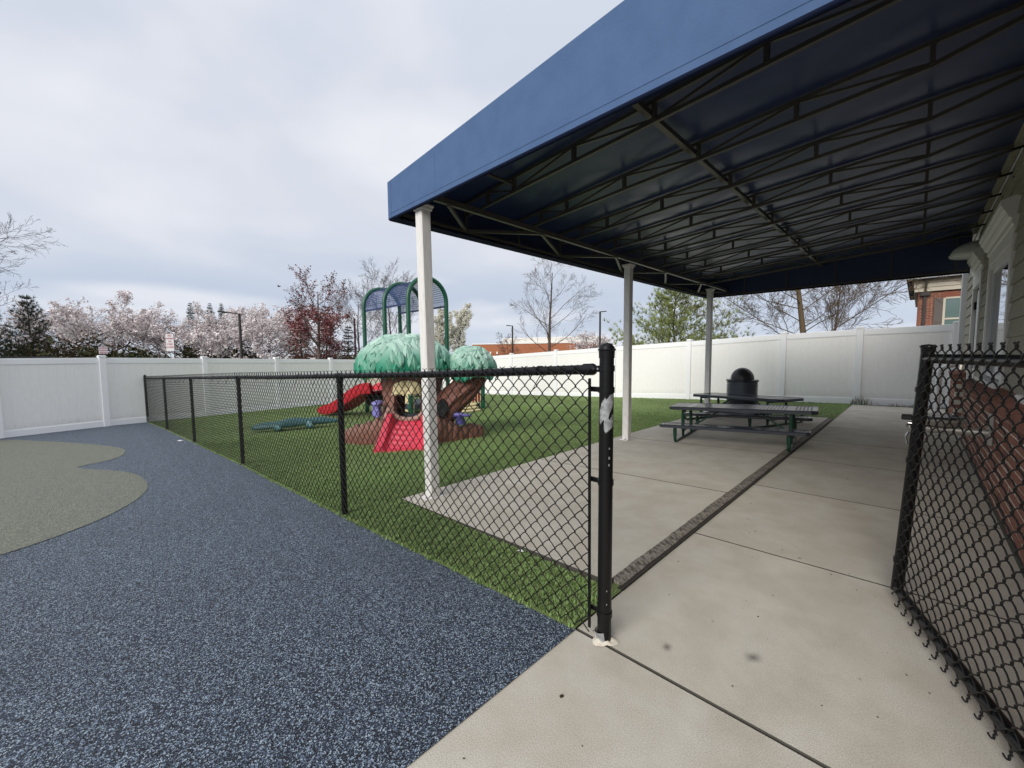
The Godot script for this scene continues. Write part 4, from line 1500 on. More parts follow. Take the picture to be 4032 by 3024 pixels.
func rim(b: MB, lx: float, lz: float, y: float, h: float, cut: float) -> void:   # the rolled edge, corners cut off
	var o := [Vector2(-lx / 2 + cut, lz / 2), Vector2(lx / 2 - cut, lz / 2), Vector2(lx / 2, lz / 2 - cut), Vector2(lx / 2, -lz / 2 + cut), Vector2(lx / 2 - cut, -lz / 2), Vector2(-lx / 2 + cut, -lz / 2), Vector2(-lx / 2, -lz / 2 + cut), Vector2(-lx / 2, lz / 2 - cut)]
	for k in 8:
		var p: Vector2 = o[k]
		var q: Vector2 = o[(k + 1) % 8]
		var s := 1.0 - 0.018 / lz * 2.0
		var pi2 := Vector2(p.x * (1.0 - 0.036 / lx), p.y * s)
		var qi := Vector2(q.x * (1.0 - 0.036 / lx), q.y * s)
		var e := 0.008
		b.quad(Vector3(p.x, y - h, p.y), Vector3(q.x, y - h, q.y), Vector3(q.x, y - e, q.y), Vector3(p.x, y - e, p.y))
		b.quad(Vector3(p.x, y - e, p.y), Vector3(q.x, y - e, q.y), Vector3(lerpf(q.x, qi.x, 0.5), y + 0.001, lerpf(q.y, qi.y, 0.5)), Vector3(lerpf(p.x, pi2.x, 0.5), y + 0.001, lerpf(p.y, pi2.y, 0.5)))
		b.quad(Vector3(lerpf(p.x, pi2.x, 0.5), y + 0.001, lerpf(p.y, pi2.y, 0.5)), Vector3(lerpf(q.x, qi.x, 0.5), y + 0.001, lerpf(q.y, qi.y, 0.5)), Vector3(qi.x, y - 0.002, qi.y), Vector3(pi2.x, y - 0.002, pi2.y))
		b.quad(Vector3(pi2.x, y - h, pi2.y), Vector3(qi.x, y - h, qi.y), Vector3(q.x, y - h, q.y), Vector3(p.x, y - h, p.y))
		b.quad(Vector3(qi.x, y - h, qi.y), Vector3(pi2.x, y - h, pi2.y), Vector3(pi2.x, y - 0.002, pi2.y), Vector3(qi.x, y - 0.002, qi.y))

func make_table() -> Node3D:
	var t := thing("picnic_table", "low picnic table nearest the chain link post, perforated dark top on green legs", "picnic table", Vector3.ZERO, 0, "picnic tables on the patio")
	var b := MB.new()
	rim(b, 1.83, 0.62, 0.49, 0.048, 0.07)
	plate(b, 1.81, 0.60, 0.487, 0.040, 0.0125, func(x: float, z: float): return absf(absf(x) - 0.0) < 0.06 or absf(absf(x) - 0.62) < 0.05 or absf(x) > 0.86 or absf(z) > 0.262)
	part("tabletop", b, M.coat, t)
	for s in [-1.0, 1.0]:
		var seat := MB.new()
		rim(seat, 1.76, 0.24, 0.285, 0.042, 0.045)
		plate(seat, 1.74, 0.222, 0.282, 0.037, 0.0115, func(x: float, z: float): return absf(x) < 0.05 or absf(absf(x) - 0.62) < 0.045 or absf(x) > 0.83 or absf(z) > 0.09)
		part("seat", seat, M.coat, t, Transform3D(Basis.IDENTITY, Vector3(-0.035, 0, 0.66 * s)))
	for e in [-1.0, 1.0]:
		var x: float = 0.63 if e > 0 else -0.72
		var f := MB.new()
		var pts := PackedVector3Array([Vector3(x, 0.245, 0.66), Vector3(x, 0.10, 0.665)])
		for k in 6:
			var a := PI / 2 * k / 5.0
			pts.append(Vector3(x, 0.085 - 0.06 * sin(a), 0.605 + 0.06 * cos(a)))
		for k in 6:
			var a := PI / 2 * k / 5.0
			pts.append(Vector3(x, 0.085 - 0.06 * cos(a), -0.605 - 0.06 * sin(a)))
		pts.append(Vector3(x, 0.10, -0.665))
		pts.append(Vector3(x, 0.245, -0.66))
		f.tube(pts, PackedFloat32Array([0.0205]), 12)
		part("foot_frame", f, M.table_green, t)
		for s in [-1.0, 1.0]:
			var leg := MB.new()
			leg.tube(PackedVector3Array([Vector3(x, 0.03, 0.235 * s), Vector3(x, 0.08, 0.235 * s), Vector3(x, 0.14, 0.235 * s), Vector3(x, 0.34, 0.235 * s), Vector3(x, 0.40, 0.235 * s), Vector3(x, 0.445, 0.235 * s)]), PackedFloat32Array([0.018, 0.0185, 0.0245, 0.0245, 0.0185, 0.018]), 12)
			part("leg", leg, M.table_green, t)
			var sl := MB.new()
			sl.tube(PackedVector3Array([Vector3(x, 0.10, 0.663 * s), Vector3(x, 0.13, 0.663 * s), Vector3(x, 0.2, 0.663 * s), Vector3(x, 0.243, 0.662 * s)]), PackedFloat32Array([0.021, 0.0265, 0.0265, 0.02]), 12)
			part("seat_support", sl, M.table_green, t)
		var br := MB.new()
		br.rod(Vector3(x, 0.12, 0.0), Vector3(0.20 * e, 0.448, 0.0), 0.013, 10)
		br.rod(Vector3(x, 0.42, -0.235), Vector3(x, 0.42, 0.235), 0.014, 10)
		br.rod(Vector3(x, 0.12, -0.235), Vector3(x, 0.12, 0.235), 0.014, 10)
		part("brace", br, M.table_green, t)
	return t

func make_patio_things() -> void:
	var a := make_table()
	var y := 0.036 - 0.042 * 0.65
	a.position = Vector3(-1.78, y - 0.018, -6.45)
	a.rotation = Vector3(0, deg_to_rad(7.7), deg_to_rad(2.1))
	var b: Node3D = a.duplicate()
	b.name = numbered("picnic_table")
	add_child(b, true)
	b.position = Vector3(-2.22, y - 0.03, -8.2)
	b.rotation = Vector3(0, deg_to_rad(-22), deg_to_rad(2.1))
	tag(b, "low picnic table standing askew behind the other, in front of the trash can", "picnic table", "picnic tables on the patio")
	var c := thing("trash_can", "dark perforated round trash can with domed lid behind the picnic tables", "trash can", Vector3(-2.50, -0.03, -9.10))
	# perforated body
	var bm := MB.new()
	var n := 44
	var rows := 17
	var r := 0.275
	for j in rows:
		for i in n:
			var cell: Array[Vector3] = []
			var ring: Array[Vector3] = []
			var h0 := 0.05 + 0.66 * j / rows
			var h1 := 0.05 + 0.66 * (j + 1) / rows
			var off := 0.5 if j % 2 == 1 else 0.0
			for q in [[0, 0], [1, 0], [1, 1], [0, 1]]:
				var th: float = TAU * (i + q[0] + off) / n
				cell.append(Vector3(sin(th) * r, h0 if q[1] == 0 else h1, cos(th) * r))
			for k in 8:
				var an := -PI * 0.75 + TAU * k / 8.0
				var th: float = TAU * (i + 0.5 + off + cos(an) * 0.33) / n
				ring.append(Vector3(sin(th) * r, (h0 + h1) / 2 + sin(an) * (h1 - h0) * 0.34, cos(th) * r))
			for k in 4:
				bm.tri(cell[k], ring[k * 2 + 1], ring[k * 2])
				bm.tri(cell[k], cell[(k + 1) % 4], ring[k * 2 + 1])
				bm.tri(cell[(k + 1) % 4], ring[(k * 2 + 2) % 8], ring[k * 2 + 1])
	part("body", bm, M.can_coat, c)
	var liner := MB.new()
	liner.lathe(PackedVector2Array([Vector2(0.0, 0.06), Vector2(0.24, 0.06), Vector2(0.24, 0.70)]), 32)
	part("liner", liner, M.black, c)
	var rm := MB.new()
	rm.lathe(PackedVector2Array([Vector2(0.27, 0.0), Vector2(0.285, 0.0), Vector2(0.285, 0.05), Vector2(0.27, 0.05)]), 40)
	rm.lathe(PackedVector2Array([Vector2(0.26, 0.70), Vector2(0.29, 0.70), Vector2(0.295, 0.735), Vector2(0.285, 0.745), Vector2(0.20, 0.748)]), 40)
	part("rim", rm, M.coat, c)
	var dome := MB.new()
	var prof := PackedVector2Array()
	for k in 13:
		var e := PI / 2 * k / 12.0
		prof.append(Vector2(cos(e) * 0.212, 0.748 + sin(e) * 0.232))
	dome.lathe(prof, 40)
	var lid := part("domed_lid", dome, M.dome, c)
	var flapm := MB.new()
	flapm.grid(func(u: float, w: float):
		var th := lerpf(0.15, 1.35, u)
		var e := lerpf(0.25, 1.15, w)
		return Vector3(sin(th) * cos(e) * 0.215, 0.748 + sin(e) * 0.236, cos(th) * cos(e) * 0.215), 12, 10)
	part("flap", flapm, M.dome, lid)

# ---------------------------------------------------------------- play equipment
func leaf(b: MB, at: Vector3, out: Vector3, along: Vector3, length: float, width: float, tone: Color) -> void:   # a moulded leaf lying on the dome
	var side := out.cross(along).normalized()
	b.col = tone
	var prev := []
	for i in 6:
		var f := i / 5.0
		var w := width * pow(sin(PI * clampf(f * 0.86 + 0.10, 0.0, 1.0)), 0.8)
		if i == 5:
			w = 0.0
		var h := 0.028 * (1.0 - 0.45 * f)
		var c := at + along * (length * f) - out * (0.040 * f * f)
		var row := [c - side * w, c + out * h, c + side * w]
		if i > 0:
			b.quad(prev[0], prev[1], row[1], row[0])
			b.quad(prev[1], prev[2], row[2], row[1])
		prev = row

func leaf_dome(b: MB, c: Vector3, rad: Vector3, sd: int) -> void:
	var r := RandomNumberGenerator.new()
	r.seed = sd
	var first := b.v.size()
	b.grid(func(u: float, w: float):
		var th := u * TAU
		var e := lerpf(-0.22, PI / 2, w)
		var wob := 1.0 + 0.035 * sin(th * 7.0 + sd) * (1.0 - w)
		return c + Vector3(sin(th) * cos(e) * rad.x * wob, sin(e) * rad.y * (1.0 if e > 0 else 0.75), cos(th) * cos(e) * rad.z * wob), 48, 14)
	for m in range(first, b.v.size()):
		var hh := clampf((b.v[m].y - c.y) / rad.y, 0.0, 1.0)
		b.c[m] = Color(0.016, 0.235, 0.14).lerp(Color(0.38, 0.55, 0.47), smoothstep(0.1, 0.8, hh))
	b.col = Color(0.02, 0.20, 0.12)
	b.grid(func(u: float, w: float):      # the underside
		var th := -u * TAU
		var e := -0.22
		return c + Vector3(sin(th) * cos(e) * rad.x * w, sin(e) * rad.y * 0.75 + 0.10 * (1.0 - w), cos(th) * cos(e) * rad.z * w), 32, 3)
	# rows of leaves: each rosette looks outwards and down, tips over the row below
	var rowsn := 8
	for k in rowsn:
		var e := lerpf(-0.10, 1.20, k / (rowsn - 1.0))
		var count := int(maxf(5, round(TAU * cos(e) * rad.x / 0.135)))
		for i in count:
			var th := TAU * (i + 0.5 * (k % 2)) / count + r.randf_range(-0.12, 0.12)
			var ee := e + r.randf_range(-0.07, 0.07) + 0.20
			var p := c + Vector3(sin(th) * cos(ee) * rad.x, sin(ee) * rad.y, cos(th) * cos(ee) * rad.z)
			var nn := Vector3(sin(th) * cos(ee) / rad.x, sin(ee) / rad.y, cos(th) * cos(ee) / rad.z).normalized()
			var down := (Vector3.DOWN - nn * Vector3.DOWN.dot(nn)).normalized()
			down = down.rotated(nn, r.randf_range(-0.8, 0.8))
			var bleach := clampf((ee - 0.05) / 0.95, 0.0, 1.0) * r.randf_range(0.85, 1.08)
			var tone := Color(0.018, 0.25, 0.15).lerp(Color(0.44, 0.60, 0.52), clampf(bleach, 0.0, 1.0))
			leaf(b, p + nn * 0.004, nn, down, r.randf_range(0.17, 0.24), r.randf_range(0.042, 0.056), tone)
	for q in 7:          # a few whole rosettes
		var th := TAU * q / 7.0 + 0.4
		var ee := 0.95 + 0.2 * (q % 2)
		var p := c + Vector3(sin(th) * cos(ee) * rad.x, sin(ee) * rad.y, cos(th) * cos(ee) * rad.z)
		var nn := Vector3(sin(th) * cos(ee) / rad.x, sin(ee) / rad.y, cos(th) * cos(ee) / rad.z).normalized()
		var side := nn.cross(Vector3.UP).normalized()
		for k in 7:
			leaf(b, p + nn * 0.02, nn, side.rotated(nn, TAU * k / 7.0), 0.17, 0.038, Color(0.33, 0.52, 0.43) * (0.85 + 0.1 * (k % 3)))

func log_wall(b: MB, pts: Array, heights: Array, r0: float, tone: Color, pale: Color) -> void:   # upright rounded logs side by side
	for i in pts.size():
		var p: Vector3 = pts[i]
		var h: float = heights[i]
		var prof := PackedVector3Array()
		var rad := PackedFloat32Array()
		for k in 9:
			var f := k / 8.0
			var y := h * f
			prof.append(p + Vector3(0.008 * sin(i * 2.1 + f * 3.0), y, 0.008 * cos(i * 1.7)))
			var rr := r0 * (1.08 - 0.12 * f)
			if f > 0.7:
				rr *= sqrt(maxf(0.02, 1.0 - pow((f - 0.7) / 0.3, 2.0)))
			rad.append(rr)
		var first := b.v.size()
		b.col = tone
		b.tube(prof, rad, 14, true)
		for m in range(first, b.v.size()):
			var f := clampf((b.v[m].y - p.y) / h, 0.0, 1.0)
			b.c[m] = tone.lerp(pale, pow(f, 2.5) * 0.8)

func make_treehouse() -> void:
	var rgt := Vector3(0.65, 0, -0.76).normalized()
	var out := Vector3(0.76, 0, 0.65).normalized()
	var t := thing("play_treehouse", "moulded plastic treehouse with green leaf roof, brown trunk and red front slide", "playhouse", Vector3(-5.75, -0.20, -3.39))
	t.basis = Basis(rgt, Vector3.UP, out)
	var brown := Color(0.245, 0.105, 0.075)
	var pale := Color(0.50, 0.31, 0.26)
	# the hollow trunk: an outer and an inner skin, open at the arched doors front and back
	var ctr := Vector3(0.0, 0, -0.42)
	var arch := func(a: float, y: float) -> bool:        # inside a door opening; a = angle from the front
		for side in [0.0, PI]:
			var d := wrapf(a - side, -PI, PI)
			var half := 0.50
			if y < 0.40:
				continue
			if y < 0.64 and absf(d) < half:
				return true
			if y >= 0.64 and pow(d / half, 2) + pow((y - 0.64) / (0.40), 2) < 1.0:
				return true
		return false
	var skin := func(a: float, y: float, inner: float) -> Vector3:
		var f := clampf(y / 1.25, 0.0, 1.0)
		var rr := 0.44 + 0.20 * pow(1.0 - f, 3.0) + 0.10 * pow(f, 3.0)
		rr += (0.018 * sin(a * 11.0 + 2.0 * sin(y * 4.0)) + 0.010 * sin(a * 23.0 + y * 5.0)) if inner == 0.0 else 0.0
		return ctr + Vector3(sin(a) * (rr - inner), y, cos(a) * (rr - inner))
	var trunk := MB.new()
	trunk.col = brown
	trunk.grid(func(u: float, w: float): return skin.call(-PI + u * TAU, w * 1.25, 0.0), 160, 60, func(u: float, w: float): return arch.call(-PI + u * TAU, w * 1.25))
	trunk.grid(func(u: float, w: float): return skin.call(PI - u * TAU, w * 1.25, 0.06), 160, 60, func(u: float, w: float): return arch.call(PI - u * TAU, w * 1.25))
	for side in [0.0, PI]:                     # the thickness of the door edges
		var loop := []
		for k in 33:
			var f := k / 32.0
			var a: float
			var y: float
			if f < 0.25:
				a = -0.5
				y = lerpf(0.40, 0.64, f / 0.25)
			elif f > 0.75:
				a = 0.5
				y = lerpf(0.64, 0.40, (f - 0.75) / 0.25)
			else:
				var th := PI - PI * (f - 0.25) / 0.5
				a = cos(th) * 0.5
				y = 0.64 + sin(th) * 0.40
			loop.append([skin.call(a + side, y, -0.012), skin.call(a + side, y, 0.072), skin.call(a * 1.12 + side, y + 0.03 * (1.0 if f > 0.25 and f < 0.75 else 0.0), -0.002)])
		for k in 32:
			trunk.quad(loop[k][0], loop[k + 1][0], loop[k + 1][1], loop[k][1])
			trunk.quad(loop[k][2], loop[k + 1][2], loop[k + 1][0], loop[k][0])
	for m in trunk.v.size():
		var y := trunk.v[m].y
		trunk.c[m] = brown.lerp(pale, clampf(0.55 - y * 0.5, 0.0, 0.5))
	part("trunk", trunk, M.plastic, t)
	var fl := MB.new()
	fl.lathe(PackedVector2Array([Vector2(0.42, 0.36), Vector2(0.42, 0.40), Vector2(0.0, 0.40)]), 28, ctr)
	fl.lathe(PackedVector2Array([Vector2(0.0, 1.235), Vector2(0.5, 1.235)]), 24, ctr)
	part("floor", fl, M.slate, t)
	# the thick limb leaning to the right, up into the smaller leaf dome
	var limb := MB.new()
	var lp := [Vector3(0.36, 0.20, -0.28), Vector3(0.50, 0.48, -0.24), Vector3(0.72, 0.74, -0.28), Vector3(0.98, 0.98, -0.34), Vector3(1.08, 1.18, -0.36)]
	var cv := Curve3D.new()
	for i in lp.size():
		var h: Vector3 = (lp[mini(i + 1, 4)] - lp[maxi(i - 1, 0)]) / 6.0
		cv.add_point(lp[i], -h, h)
	var ln := cv.get_baked_length()
	limb.col = brown * 0.85
	limb.grid(func(u: float, w: float):
		var o := cv.sample_baked(w * ln)
		var tg := (cv.sample_baked(minf(w * ln + 0.02, ln)) - cv.sample_baked(maxf(w * ln - 0.02, 0.0))).normalized()
		var x := Vector3.BACK.cross(tg).normalized()
		var z := tg.cross(x)
		var a := u * TAU
		var rr := lerpf(0.25, 0.20, w) * (1.0 + 0.07 * sin(a * 9.0 + 1.5 * sin(w * 5.0)) + 0.035 * sin(a * 17.0))
		return o + (x * sin(-a) + z * cos(-a)) * rr, 72, 30)
	part("limb", limb, M.plastic, t)
	var hole := MB.new()
	hole.lathe(PackedVector2Array([Vector2(0.0, 0.0), Vector2(0.105, 0.004), Vector2(0.12, -0.02)]), 24, Vector3(0.54, 0.60, 0.035), Basis(Vector3.RIGHT, PI / 2 - 0.15) * Basis.IDENTITY.scaled(Vector3(0.75, 1, 1.3)))
	part("knothole", hole, M.black, t)
	# leaf roof
	var leaves := MB.new()
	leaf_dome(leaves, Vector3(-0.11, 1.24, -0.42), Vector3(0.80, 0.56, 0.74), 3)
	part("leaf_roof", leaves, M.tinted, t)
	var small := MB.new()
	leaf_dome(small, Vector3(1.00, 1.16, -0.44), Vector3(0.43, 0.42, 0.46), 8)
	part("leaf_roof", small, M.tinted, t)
	# tan fan light over the door with a blank oval badge
	var tan := MB.new()
	tan.grid(func(u: float, w: float):
		var a := lerpf(-0.56, 0.56, u)
		var top := 0.86 + 0.20 * sqrt(maxf(0.0, 1.0 - pow(a / 0.56, 2)))
		var y := lerpf(0.845, top, w)
		var q: Vector3 = skin.call(a, y, 0.0)
		return q + Vector3(0, 0, 0.035 + 0.02 * (1.0 - w)), 24, 4)
	for k in 9:
		var a := -0.5 + k * 0.125
		tan.box(skin.call(a, 0.832, -0.03), Vector3(0.03, 0.026, 0.02), Basis(Vector3.UP, a), 0.003)
	part("door_arch_panel", tan, M.cream, t)
	var badge := MB.new()
	badge.lathe(PackedVector2Array([Vector2(0.045, 0.0), Vector2(0.045, 0.008), Vector2(0.038, 0.010), Vector2(0.036, 0.006), Vector2(0.0, 0.006)]), 24, skin.call(-0.02, 0.93, -0.044), Basis(Vector3.RIGHT, PI / 2) * Basis.IDENTITY.scaled(Vector3(1.25, 1, 0.6)))
	part("oval_badge", badge, M.cream, t)
	# root walls of upright logs on both sides
	var left := MB.new()
	var lpts := []
	var lh := []
	for k in 9:
		var f := k / 8.0
		lpts.append(Vector3(-0.44 - 0.62 * f, -0.02, -0.10 - 0.28 * f * f))
		lh.append(lerpf(0.47, 0.27, f) + 0.03 * sin(k * 2.3))
	log_wall(left, lpts, lh, 0.085, brown, pale)
	part("root_wall", left, M.plastic, t)
	var right := MB.new()
	var rpts := []
	var rh := []
	for k in 9:
		var f := k / 8.0
		rpts.append(Vector3(0.46 + 0.66 * f, -0.02, 0.02 - 0.42 * f))
		rh.append([0.50, 0.46, 0.42, 0.36, 0.28, 0.30, 0.32, 0.31, 0.27][k])
	log_wall(right, rpts, rh, 0.088, brown * 0.95, Color(0.36, 0.19, 0.16))
	part("root_wall", right, M.plastic, t)
	# front slide, widening towards the ground
	var sl := MB.new()
	var prof := func(f: float) -> Vector2:    # f down the slide -> (height, reach)
		return Vector2(0.40 * (1.0 - smoothstep(0.0, 1.0, f) * 0.93) + 0.02, 0.02 + 0.60 * f)
	sl.grid(func(u: float, w: float):
		var f := 1.0 - w
		var p: Vector2 = prof.call(f)
		var half := lerpf(0.30, 0.42, f)
		var x := (u - 0.5) * 2.0
		var lipa := smoothstep(0.62, 0.72, absf(x)) * (1.0 - smoothstep(0.97, 1.0, absf(x)))
		var hump := lerpf(0.20, 0.07, f) * lipa * (0.35 + 0.65 * smoothstep(0.0, 0.25, f) if f < 0.25 else 1.0)
		var groove := 0.011 * sin(f * 50.0 + x * x * 5.0) * (1.0 - smoothstep(0.45, 0.6, absf(x))) * smoothstep(0.1, 0.2, f) * (1.0 - smoothstep(0.75, 0.85, f))
		var edge := smoothstep(0.97, 1.0, absf(x))
		var y := lerpf(p.x + hump + groove, -0.02, edge)
		if w == 0.0:
			y = minf(y, -0.01)
		return Vector3(x * half - 0.0 * f, y, p.y), 72, 80)
	part("slide", sl, M.pink_red, t)
	var lip := MB.new()
	lip.col = pale * 0.9
	var lpp := PackedVector3Array()
	for k in 17:
		var a := -PI + PI * k / 16.0
		lpp.append(Vector3(cos(a) * 0.235 - 0.0, 0.56 + sin(a) * 0.13, 0.04))
	lip.tube(PackedVector3Array([Vector3(-0.36, 0.45, 0.05), Vector3(-0.31, 0.60, 0.05)]) + lpp.slice(1, 16) + PackedVector3Array([Vector3(0.31, 0.60, 0.05), Vector3(0.36, 0.45, 0.05)]), PackedFloat32Array([0.042]), 12)
	part("slide_lip", lip, M.plastic, t)
	# mailbox on the left, spyglass on the right
	var mb := MB.new()
	mb.box(Vector3(-0.51, 0.57, -0.04), Vector3(0.115, 0.20, 0.13), Basis(Vector3.UP, -0.5), 0.022)
	mb.box(Vector3(-0.50, 0.695, -0.03), Vector3(0.155, 0.06, 0.16), Basis(Vector3.UP, -0.5) * Basis(Vector3.RIGHT, 0.25), 0.025)
	mb.box(Vector3(-0.485, 0.54, 0.04), Vector3(0.075, 0.14, 0.03), Basis(Vector3.UP, -0.5), 0.012)
	part("mailbox", mb, M.purple_pale, t)
	var sp := MB.new()
	sp.tube(PackedVector3Array([Vector3(0.70, 0.47, -0.10), Vector3(0.73, 0.475, -0.08), Vector3(0.86, 0.475, -0.06), Vector3(0.90, 0.47, -0.05), Vector3(0.99, 0.465, -0.04), Vector3(1.0, 0.465, -0.04)]), PackedFloat32Array([0.028, 0.042, 0.036, 0.026, 0.022, 0.012]), 14)
	sp.tube(PackedVector3Array([Vector3(0.82, 0.33, -0.12), Vector3(0.82, 0.38, -0.11), Vector3(0.82, 0.43, -0.09), Vector3(0.82, 0.47, -0.07)]), PackedFloat32Array([0.085, 0.08, 0.06, 0.035]), 16)
	part("spyglass", sp, M.purple, t)

func pipe_arch(b: MB, x: float, z0: float, z1: float, g0: float, g1: float, spring: float, r: float) -> void:
	var pts := PackedVector3Array([Vector3(x, g0, z0), Vector3(x, spring, z0)])
	var c := (z0 + z1) / 2
	var rr := absf(z0 - z1) / 2
	for k in range(1, 18):
		var a := PI * k / 18.0
		pts.append(Vector3(x, spring + sin(a) * rr, c + cos(a) * rr * signf(z0 - z1)))
	pts.append(Vector3(x, spring, z1))
	pts.append(Vector3(x, g1, z1))
	b.tube(pts, PackedFloat32Array([r]), 16)

func make_play_structure() -> void:
	var t := thing("play_structure", "green pipe play structure with blue mesh shade roof, yellow panels and red slide", "play structure", Vector3.ZERO)
	var xs := [-11.5, -10.27, -9.05]
	var za := -5.40
	var zb := -6.56
	for x: float in xs:
		var b := MB.new()
		pipe_arch(b, x, za, zb, gy(x, za) - 0.05, gy(x, zb) - 0.05, 2.66, 0.057)
		var a := part("arch_post", b, M.pipe_green, t)
		for z in [za, zb]:
			var c := MB.new()
			c.rod(Vector3(x, 1.96, z), Vector3(x, 2.10, z), 0.060, 16)
			part("collar", c, M.pipe_green, a)
	var rp := MB.new()
	rp.rod(Vector3(-8.93, gy(-8.93, -7.72) - 0.05, -7.72), Vector3(-8.93, 0.80, -7.72), 0.060, 16)
	rp.rod(Vector3(-10.2, gy(-10.2, -7.72) - 0.05, -7.72), Vector3(-10.2, 0.80, -7.72), 0.060, 16)
	part("post", rp, M.pipe_green, t)
	# blue mesh barrel roof
	for i in 2:
		var b := MB.new()
		var c := (za + zb) / 2
		var rr := (za - zb) / 2 - 0.03
		b.grid(func(u: float, w: float):
			var a := lerpf(-0.16, PI + 0.16, u)
			var y := 2.66 + sin(a) * rr if a > 0 and a < PI else 2.66 - 0.1
			return Vector3(lerpf(xs[i] + 0.05, xs[i + 1] - 0.05, w), y, c + (cos(a) if a > 0 and a < PI else signf(cos(a))) * rr), 28, 1)
		var sh := part("shade_mesh", b, M.shade_mesh, t)
		var ribs := MB.new()
		# woven bands: real strips that the sky shows between
		for k in 30:
			var a := PI * (k + 0.5) / 30.0
			ribs.rod(Vector3(xs[i] + 0.05, 2.66 + sin(a) * (rr + 0.004), c + cos(a) * (rr + 0.004)), Vector3(xs[i + 1] - 0.05, 2.66 + sin(a) * (rr + 0.004), c + cos(a) * (rr + 0.004)), 0.0055, 4)
		part("woven_bands", ribs, M.shade_hem, sh).set_meta("kind", "stuff")
		for s in [-1.0, 1.0]:
			var hem := MB.new()
			hem.bar(Vector3(xs[i], 2.55, c + s * rr), Vector3(xs[i + 1], 2.55, c + s * rr), 0.03, 0.045)
			part("shade_hem", hem, M.shade_hem, sh)
	# decks
	for q in [[-11.5, -10.27, za, zb, 0.16], [-10.27, -9.05, za, zb, -0.02], [-10.2, -8.95, zb, -7.72, -0.20]]:
		var b := MB.new()
		b.box(Vector3((q[0] + q[1]) / 2, q[4] - 0.06, (q[2] + q[3]) / 2), Vector3(absf(q[1] - q[0]) - 0.12, 0.14, absf(q[3] - q[2]) - 0.1), Basis.IDENTITY, 0.01)
		part("deck", b, M.slate, t)
	# pale yellow barred panels
	for q in [[Vector3(-11.42, 0.18, za), Vector3(-10.35, 0.18, za), 0.60], [Vector3(-8.95, -0.13, zb - 0.10), Vector3(-8.93, -0.13, -7.62), 0.76], [Vector3(-10.2, -0.13, -7.72), Vector3(-9.0, -0.13, -7.72), 0.72]]:
		var a: Vector3 = q[0]
		var e: Vector3 = q[1]
		var b := MB.new()
		var n := 9
		b.bar(a, e, 0.035, 0.035)
		b.bar(a + Vector3.UP * q[2], e + Vector3.UP * q[2], 0.035, 0.035)
		for k in n + 1:
			var p: Vector3 = a.lerp(e, float(k) / n)
			b.rod(p, p + Vector3.UP * q[2], 0.014, 8)
		part("barred_panel", b, M.cream, t)
	var rb := MB.new()
	rb.grid(func(u: float, w: float):
		var z := lerpf(zb - 0.1, -7.62, u)
		var top := 0.36 + 0.30 * absf(sin(u * PI * 1.5 + 0.4))
		return Vector3(-9.03, lerpf(-0.10, top, w), z), 24, 2)
	rb.box(Vector3(-9.02, 0.26, -7.60), Vector3(0.03, 0.74, 0.14), Basis.IDENTITY, 0.01)
	part("red_panel", rb, M.red, t)
	var yb := MB.new()
	yb.box(Vector3(-9.10, 0.30, -7.05), Vector3(0.025, 0.52, 0.42), Basis.IDENTITY, 0.01)
	yb.box(Vector3(-9.3, 0.05, -5.50), Vector3(0.5, 0.55, 0.03), Basis.IDENTITY, 0.02)
	part("cream_panel", yb, M.cream, t)
	var rr2 := MB.new()
	rr2.box(Vector3(-9.02, 0.12, -6.1), Vector3(0.03, 0.75, 0.35), Basis.IDENTITY, 0.02)
	rr2.box(Vector3(-9.0, 0.85, -6.35), Vector3(0.03, 0.35, 0.4), Basis.IDENTITY, 0.03)
	part("red_panel", rr2, M.red, t)
	var hoop := MB.new()
	var hp := PackedVector3Array()
	for k in 12:
		var a := PI * k / 11.0
		hp.append(Vector3(-10.55 - cos(a) * 0.28, 1.25 + sin(a) * 0.48, -5.75))
	hp.insert(0, Vector3(-10.83, 0.3, -5.75))
	hp.append(Vector3(-10.27, 0.3, -5.75))
	hoop.tube(hp, PackedFloat32Array([0.022]), 10)
	part("hoop_rail", hoop, M.cream, t)
	# side slide towards the left
	var sl := MB.new()
	var top := Vector3(-9.85, 0.34, -5.0)
	var end := Vector3(-11.98, -0.40, -4.47)
	var d := end - top
	var flat := Vector3(d.x, 0, d.z).normalized()
	var side := Vector3(-flat.z, 0, flat.x)
	sl.grid(func(u: float, w: float):
		var f := w
		var x := (u - 0.5) * 2.0
		var hgt := 1.0 - smoothstep(0.05, 0.90, f) * 1.0
		var wall := smoothstep(0.62, 0.80, absf(x)) * 0.22 * (1.0 - 0.5 * smoothstep(0.85, 1.0, f))
		var o := top + flat * (Vector3(d.x, 0, d.z).length() * f)
		o.y = end.y + 0.07 + (top.y - end.y - 0.07) * hgt
		var ridge := 0.02 * exp(-pow(x / 0.10, 2))
		return o + side * (x * 0.36) + Vector3.UP * (wall + ridge), 40, 48)
	sl.grid(func(u: float, w: float):
		var f := w
		var x := (0.5 - u) * 2.0
		var hgt := 1.0 - smoothstep(0.05, 0.90, f)
		var o := top + flat * (Vector3(d.x, 0, d.z).length() * f)
		o.y = end.y + 0.07 + (top.y - end.y - 0.07) * hgt
		var edge := smoothstep(0.85, 1.0, absf(x))
		var wall := edge * 0.22 * (1.0 - 0.5 * smoothstep(0.85, 1.0, f))
		return o + side * (x * 0.37) + Vector3.UP * (wall - 0.05 * (1.0 - edge)), 24, 48)
	part("slide", sl, M.red, t)
	var under := MB.new()
	under.box(Vector3(-10.25, 0.08, -5.12), Vector3(0.62, 0.34, 0.34), Basis(Vector3.UP, 0.2), 0.04)
	part("slide_base", under, M.black, t)
	# steps on the near side, partly behind the treehouse
	var st := MB.new()
